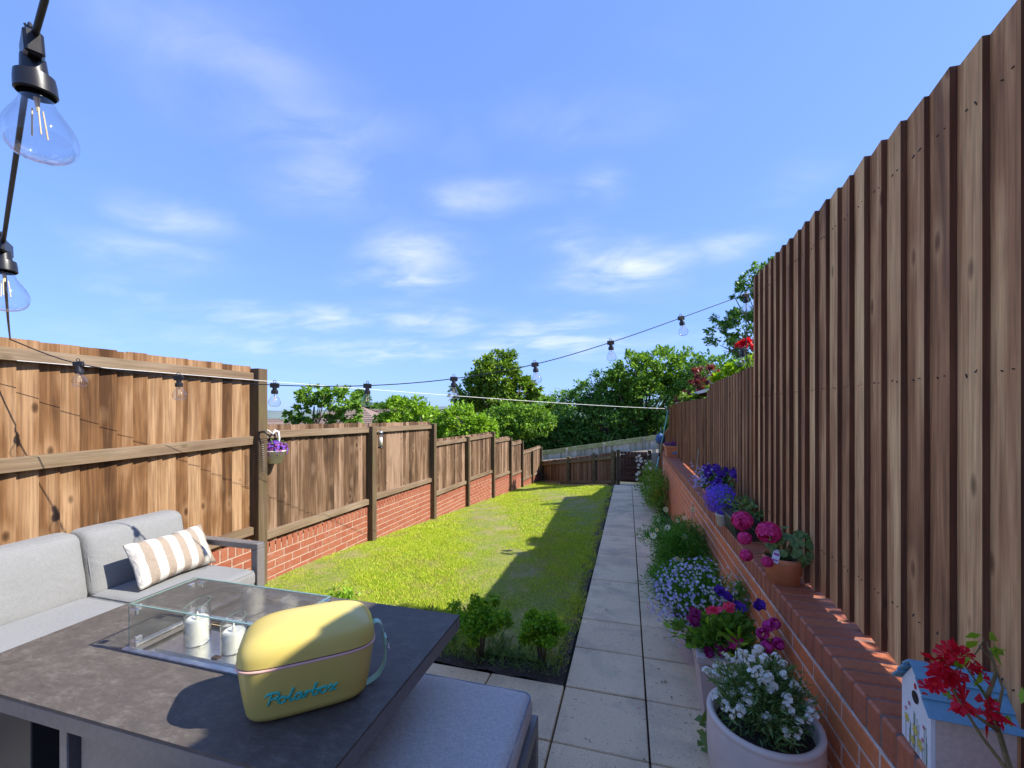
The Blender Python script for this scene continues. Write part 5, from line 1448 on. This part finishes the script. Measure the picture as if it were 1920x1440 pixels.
for sgn in (1, -1):
    for i in range(3):
        f0 = ln * i / 3 - (.004 if i else 0); f1 = ln * (i + 1) / 3
        a = Vector((0, 0, BR + .001)) + sl_ * f0 + nr * (.003 if i else .001); b = Vector((0, 0, BR + .001)) + sl_ * f1 + nr * .008
        vs = []
        for y in (-BD - .012, BD + .010):
            for p in (a, b, b + nr * .004, a + nr * .004): vs.append((p.x * sgn, y, p.z))
        MB().add(vs, [(0, 1, 2, 3), (7, 6, 5, 4), (0, 4, 5, 1), (1, 5, 6, 2), (2, 6, 7, 3), (3, 7, 4, 0)]).build('roof_plank', 'bird_blue', bh, fix=True)
def dot(t, x, z, r, mat, name, zr=None, off=.001):
    v = [(x, -BD - off, z)] ; n_ = 14
    vs = [(x + r * math.cos(k * 6.2832 / n_), -BD - off, z + (zr or r) * math.sin(k * 6.2832 / n_)) for k in range(n_)]
    return MB().add(vs, [tuple(range(n_))]).build(name, mat, t)
dot(bh, 0, .125, .014, 'hole_dark', 'entrance_hole'); dot(bh, 0, .150, .0055, 'paint_red', 'painted_heart', .007)
for (x, z, r, m_) in ((-.035, .055, .009, 'paint_yellow'), (.0, .05, .010, 'paint_yellow'), (.02, .03, .011, 'paint_yellow'), (-.01, .02, .009, 'paint_yellow'), (-.025, .095, .0045, 'paint_red'), (.035, .08, .004, 'paint_red'), (.03, .048, .004, 'paint_red'), (-.04, .075, .004, 'paint_red')):
    dot(bh, x, z, r * .45, m_, 'painted_flower'); 
    for k in range(5):
        a_ = k * 1.2566; dot(bh, x + r * .8 * math.cos(a_), z + r * .8 * math.sin(a_), r * .38, m_, 'painted_petal', off=.0014)
st = MB()
for k in range(16):
    x = rnd.uniform(-.052, .052); h_ = rnd.uniform(.02, .09); st.box(x, x + .0012, -BD - .0008, -BD - .0004, .002, h_)
st.build('painted_stems', 'paint_green', bh)

# fuchsia / rose plant at right foreground ------------------------------
fz = WTOP
t = thing('red_shrub', 'spindly thorny stemmed shrub with red blooms beside the bird house', 'plant', (.80, 1.02, fz + .001))
pot(t, [(.01, 0), (.05, 0), (.066, .08), (.07, .082), (.072, .10), (.066, .10), (.06, .085)], 'terracotta', 28, .088, .06)
def W3(u, v, d): return at(u, v, d) - Vector(t.location)
base_ = Vector((0, 0, .085))
br = [[(1885, 1440, .86), (1840, 1380, .87), (1790, 1300, .88), (1785, 1262, .89), (1830, 1225, .89), (1845, 1200, .90)],
      [(1890, 1440, .86), (1870, 1370, .87), (1850, 1310, .88), (1825, 1270, .88), (1800, 1235, .89)],
      [(1895, 1440, .86), (1868, 1350, .88), (1880, 1290, .88), (1862, 1240, .89), (1835, 1210, .90)],
      [(1870, 1370, .87), (1835, 1345, .87), (1800, 1320, .88), (1788, 1290, .88)],
      [(1850, 1310, .88), (1868, 1262, .89), (1858, 1225, .89), (1850, 1205, .90)]]
mb = MB()
for b_ in br:
    pts = [W3(*q) for q in b_]
    if b_[0][1] == 1440: pts = [base_] + pts
    mb.tube(pts, [max(.0012, .0042 * (1 - i / (len(pts) + .5))) for i in range(len(pts))], 7)
for k in range(60):
    b_ = rnd.choice(br); i = rnd.randrange(len(b_) - 1); p = W3(*b_[i]).lerp(W3(*b_[i + 1]), rnd.random()); d = Vector((rnd.gauss(0, 1), rnd.gauss(0, 1), rnd.gauss(0, 1))).normalized() * .008
    mb.tube([p, p + d], [.0009, .0002], 3, cap=False)
mb.build('stem', 'stem_brown', t, smooth=True)
lp = [(1855, 1200), (1865, 1205), (1840, 1190), (1835, 1202), (1850, 1215), (1880, 1220), (1800, 1255), (1775, 1225), (1778, 1290), (1765, 1295), (1812, 1240), (1822, 1275), (1840, 1255), (1870, 1310), (1885, 1360), (1915, 1320), (1790, 1240), (1900, 1365)]
P = np.array([W3(u, v, .885) for u, v in lp]); D = np.tile(np.array([0, 0, -.05]), (len(P), 1)) + rg.normal(0, 1, (len(P), 3))
link('leaves', quadmesh('fuchsia_leaves', leaves(P, D, .034, .5, rg, .3), 'leaf_bright'), t)
for i, (u, v, L_, dx_, dz_) in enumerate([(1790, 1225, .045, -.3, 1.0), (1775, 1240, .05, -1, .2), (1768, 1262, .055, -1, .15), (1790, 1275, .05, -.6, -.4), (1800, 1270, .05, .6, -.6), (1825, 1258, .045, .8, .1), (1845, 1320, .06, .8, -.4), (1855, 1335, .06, .3, -.8), (1810, 1325, .05, -.9, .1), (1745, 1290, .04, -1, .6)]):
    p = np.array([W3(u, v, .878)]); P = np.repeat(p, 7, 0) + rg.normal(0, .006, (7, 3)); D = np.tile(np.array([dx_ * CA, dx_ * SA, dz_]), (7, 1))
    ros = np.concatenate([rosettes(p + rg.normal(0, .007, (1, 3)), unit(np.array([[dx_ * CA, dx_ * SA - .4, dz_ + .2]])) + rg.normal(0, .5, (1, 3)), .017, 5, rg, .8, rg.uniform(.2, 1.0)) for _ in range(4)])
    link('flower', quadmesh('fuchsia', np.concatenate([ros, leaves(P, D, L_ * .6, .36, rg, .45)]), 'petal_red'), t)

# pole, cane ---------------------------------------------------------------
a = at(1220, 933, 9.1); b = at(1253, 768, 9.35)
t = thing('clothes_prop', 'thin mint green clothes prop leaning at the edge of the path', 'pole', (a.x, a.y, zp(a.y)))
pa = Vector((0, 0, 0)); pb = b - Vector(t.location)
MB().tube([pa, pa.lerp(pb, .48)], .014, 8).build('lower_tube', 'pole_green', t, smooth=True)
MB().tube([pa.lerp(pb, .47), pb], .010, 8).build('upper_tube', 'pole_green', t, smooth=True)
MB().tube([pa.lerp(pb, .46), pa.lerp(pb, .50)], .018, 8).build('joint', 'plastic_black', t, smooth=True)
MB().tube([pb, pb + Vector((0, 0, .05))], [.012, .004], 6).build('hook', 'plastic_black', t)
LINE_END = b
a = at(1268, 985, 4.9); b = at(1285, 835, 5.6); b.x = .80
mb = MB(); o = Vector((.60, 4.75, zp(4.75))); e_ = Vector((.80, 5.35, -.47))
tag(mb.tube([(0, 0, 0), e_ - o], [.006, .005], 6).build('garden_cane', 'cane', None, o), 'thin bare garden cane leaning against the low dark fence', 'cane')
# white wire line
mb = MB(); A2 = Vector((-3.15, 1.45, .262)); B2 = LINE_END + Vector((0, 0, .02)); pts = []
for i in range(31):
    f = i / 30; p = A2.lerp(B2, f); p.z -= 0.10 * 4 * f * (1 - f) * .35; pts.append(p - A2)
tag(mb.tube(pts, [.0018 + .0026 * i / 30 for i in range(31)], 6).build('washing_line', 'rope_white', None, A2), 'thin white washing line stretched from the pale fence to the clothes prop', 'washing line')
# pegs bag and bits by the gate
q = at(1238, 822, 10.3); t = thing('peg_bag', 'dark blue peg bag hanging near the end of the low fence', 'bag', q)
MB().lathe([(.001, .14), (.03, .12), (.10, .06), (.12, -.03), (.08, -.12), (.001, -.13)], 16).build('bag', 'blue_fabric', t, smooth=True)
MB().tube([(0, 0, .13), (.02, 0, .2), (0, 0, .27)], .006, 5).build('loop', 'blue_fabric', t)
t = thing('timber_offcuts', 'pale timber stakes standing behind the gate', 'timber', at(1222, 870, 13.2))
for (dx_, h_, w_) in ((-.12, .55, .03), (.02, .6, .05), (.08, .58, .04)):
    MB().box(dx_, dx_ + w_, 0, .03, -.4, h_).build('stake', 'pale_timber', t)

# ================================================================== LEFT FENCE ACCESSORIES
hb_p = Vector((-3.25, 3.25, -.40))
t = thing('hanging_basket', 'white wall planter with mauve flowers hooked beside the tall fence post', 'hanging basket', hb_p)
MB().lathe([(.001, -.11), (.055, -.11), (.100, .0), (.108, .004), (.108, .014), (.096, .012)], 28).build('pot', 'plastic_cream', t, smooth=True)
MB().disc((0, 0), .096, .008, 24).build('soil', 'soil', t)
d = unit(rg.normal(0, 1, (620, 3)) + np.array([0, 0, .7])); P = d * np.array([.115, .115, .085]) * rg.uniform(.6, 1.05, (620, 1)) + np.array([0, 0, .015])
stuff(blooms(t, P, d, .0095, 5, 'petal_mauve', 70, .9, .2)); m_ = rg.uniform(0, 1, 620) < .35
stuff(blooms(t, P[m_] * 1.04, d[m_], .0095, 5, 'petal_violet', 71, .9, .2, 'violet_blossom'))
foliage(t, [(0, 0, .03)], 300, .09, .025, 'leaf_dark', .35, 72)
mb = MB(); pts = [(-.02, -.16, .22), (-.02, -.12, .225), (-.01, -.07, .205), (0, -.03, .17), (0, .0, .18), (.0, .035, .165), (0, .045, .11), (0, .04, .03)]
mb.tube(pts[:4], .005, 6); MB().tube([(0, -.03, .165), (0, 0, .20), (0, .035, .185), (0, .048, .12), (0, .035, .04)], [.010, .011, .012, .010, .007], 8).build('handle', 'bird_white', t, smooth=True)
mb.build('bracket', 'bird_white', t, smooth=True)
t = thing('wire_feeder', 'dark coiled wire bird feeder hanging on the tall fence post', 'bird feeder', (-3.19, 3.05, -.44))
pts = []
for i in range(260):
    a_ = i * .42; pts.append((.034 * math.cos(a_), .045 * math.sin(a_), .18 - i * .0012))
MB().tube(pts, .0016, 4).build('coil', 'wire_dark', t)
MB().tube([(-.06, 0, .20), (-.03, 0, .235), (.02, .0, .24), (.055, .03, .20)], [.007, .010, .010, .006], 8).build('cap', 'plastic_black', t, smooth=True)
q = Vector((-3.27, 5.05, -.38))
t = thing('bird_feeder', 'small clear tube bird feeder on the second fence panel', 'bird feeder', q)
MB().tube([(0, 0, -.13), (0, 0, .06)], .03, 14).build('tube', 'glass_candle', t, smooth=True)
MB().tube([(0, 0, -.125), (0, 0, .0)], .026, 12).build('seed', 'plastic_cream', t, smooth=True)
MB().tube([(0, 0, .06), (0, 0, .085)], [.036, .02], 14).build('lid', 'steel_satin', t, smooth=True)
MB().tube([(0, 0, -.15), (0, 0, -.13)], .036, 14).build('tray', 'wire_dark', t, smooth=True)
MB().tube([(0, 0, .08), (-.01, 0, .13), (-.04, 0, .15)], .003, 6).build('hook', 'wire_dark', t)

# ================================================================== FESTOON LIGHTS
fs_ = thing('festoon_lights', 'black festoon cable of clear bulbs strung between the two fences', 'string lights', (-3.14, 1.42, .37))
FO = Vector(fs_.location)
Rr = Vector((.86, 3.44, .86))
def on_span(u, v):      # place on the vertical plane through both fence fixings seen at an image point
    d = (Rr - FO); ray = at(u, v, 1.0)
    n = Vector((d.y, -d.x, 0)); s = n.dot(FO) / n.dot(ray); return ray * s
glass_me = None
def bulb(p, tilt, yaw, sc=1.0):
    h = MB()
    h.box(-.024, .024, -.0085, .0085, -.016, .012, .003)
    nflat = len(h.f)
    for seg in ([(.011, -.010), (.0125, -.029)], [(.0125, -.029), (.0175, -.030)], [(.0175, -.030), (.0185, -.038), (.0190, -.050)], [(.0190, -.050), (.0172, -.052)], [(.0172, -.052), (.0150, -.046), (.0150, -.034)]):
        h.lathe(seg, 36)
    hm = bulb.me[0] if bulb.me else h.mesh('lamp_holder', 'plastic_black', False)
    if not bulb.me: hm.polygons.foreach_set('use_smooth', [k >= nflat for k in range(len(hm.polygons))])
    s = link('lamp_holder', hm, fs_, p - FO, (tilt[0], tilt[1], yaw))
    if not bulb.me:
        g = MB().lathe([(.0130, -.050), (.0135, -.054), (.0150, -.059), (.0175, -.065), (.0210, -.071), (.0252, -.078), (.0290, -.085), (.0318, -.092), (.0334, -.099), (.0335, -.105), (.0322, -.111), (.0295, -.117), (.0250, -.122), (.0190, -.1255), (.0120, -.1275), (.0005, -.1283)], 56).mesh('bulb', 'glass_bulb', True)
        f = MB(); 
        for q in range(3): f.tube([(.005 * math.cos(q * 2.1), .005 * math.sin(q * 2.1), -.068), (.0075 * math.cos(q * 2.1), .0075 * math.sin(q * 2.1), -.100)], .0008, 6)
        f.tube([(0, 0, -.055), (0, 0, -.071)], [.003, .0015], 8)
        r = MB().tube([(.0 + .008 * math.cos(a / 10 * 6.28), 0, .020 + .008 * math.sin(a / 10 * 6.28)) for a in range(11)], .0018, 6, cap=False)
        bulb.me = [s.data, g, f.mesh('filament', 'filament'), r.mesh('loop', 'plastic_black')]
    link('bulb', bulb.me[1], s); link('filament', bulb.me[2], s); link('hook_loop', bulb.me[3], s)
bulb.me = None
ang = math.atan2((Rr - FO).y, (Rr - FO).x)
px = [(147, 682), (335, 708), (515, 722), (689, 723), (851, 710), (1003, 683), (1145, 642), (1277, 596)]
att = [on_span(*p) for p in px]
for i, p in enumerate(att): bulb(p, (rnd.uniform(-.1, .1), rnd.uniform(-.08, .08) - .04 * (i > 4) * 3, 0), ang)
cable = [FO] + att + [Rr]
pts = []
for k in range(len(cable) - 1):
    for q in range(6):
        f = q / 6; P_ = [cable[max(k - 1, 0)], cable[k], cable[k + 1], cable[min(k + 2, len(cable) - 1)]]
        pts.append(0.5 * (2 * P_[1] + (P_[2] - P_[0]) * f + (2 * P_[0] - 5 * P_[1] + 4 * P_[2] - P_[3]) * f * f + (3 * P_[1] - P_[0] - 3 * P_[2] + P_[3]) * f ** 3) - FO)
pts.append(Rr - FO)
MB().tube(pts, .0032, 6).build('cable', 'cable_black', fs_, smooth=True)
# the run along the post down the fence end with two more bulbs
eA = Vector((.835, 3.43, .84)); eB = Vector((.84, 3.50, .45))
bulb(eA, (0, 0, 0), ang); bulb(eB, (0, .3, 0), ang)
MB().tube([Rr - FO, eA + Vector((.01, .03, 0)) - FO, eB + Vector((.02, .02, .01)) - FO, Vector((.90, 3.6, .1)) - FO], .0032, 6).build('cable', 'cable_black', fs_)
# near run coming over the camera's left shoulder
nA = at(60, 92, .50); nB = at(5, 462, .83)
bulb(nA, (R(4), R(2), 0), R(-22)); bulb(nB, (R(3), R(-4), 0), R(-40))
start = at(98, -110, .41)
MB().tube([start - FO, at(84, 0, .455) - FO, nA - FO + Vector((0, 0, .004)), nA.lerp(nB, .35) - FO, nA.lerp(nB, .7) - FO, nB - FO, nB.lerp(FO, .5) + Vector((0, 0, -.02)) - FO, Vector((0, 0, 0))], .0032, 8).build('cable', 'cable_black', fs_, smooth=True)
pts = [Vector((.0055 * math.cos(i * .8), .0055 * math.sin(i * .8), .006 + i * .0007)) + nA - FO for i in range(30)]
MB().tube(pts, .0016, 5).build('wire_tie', 'cable_black', fs_)
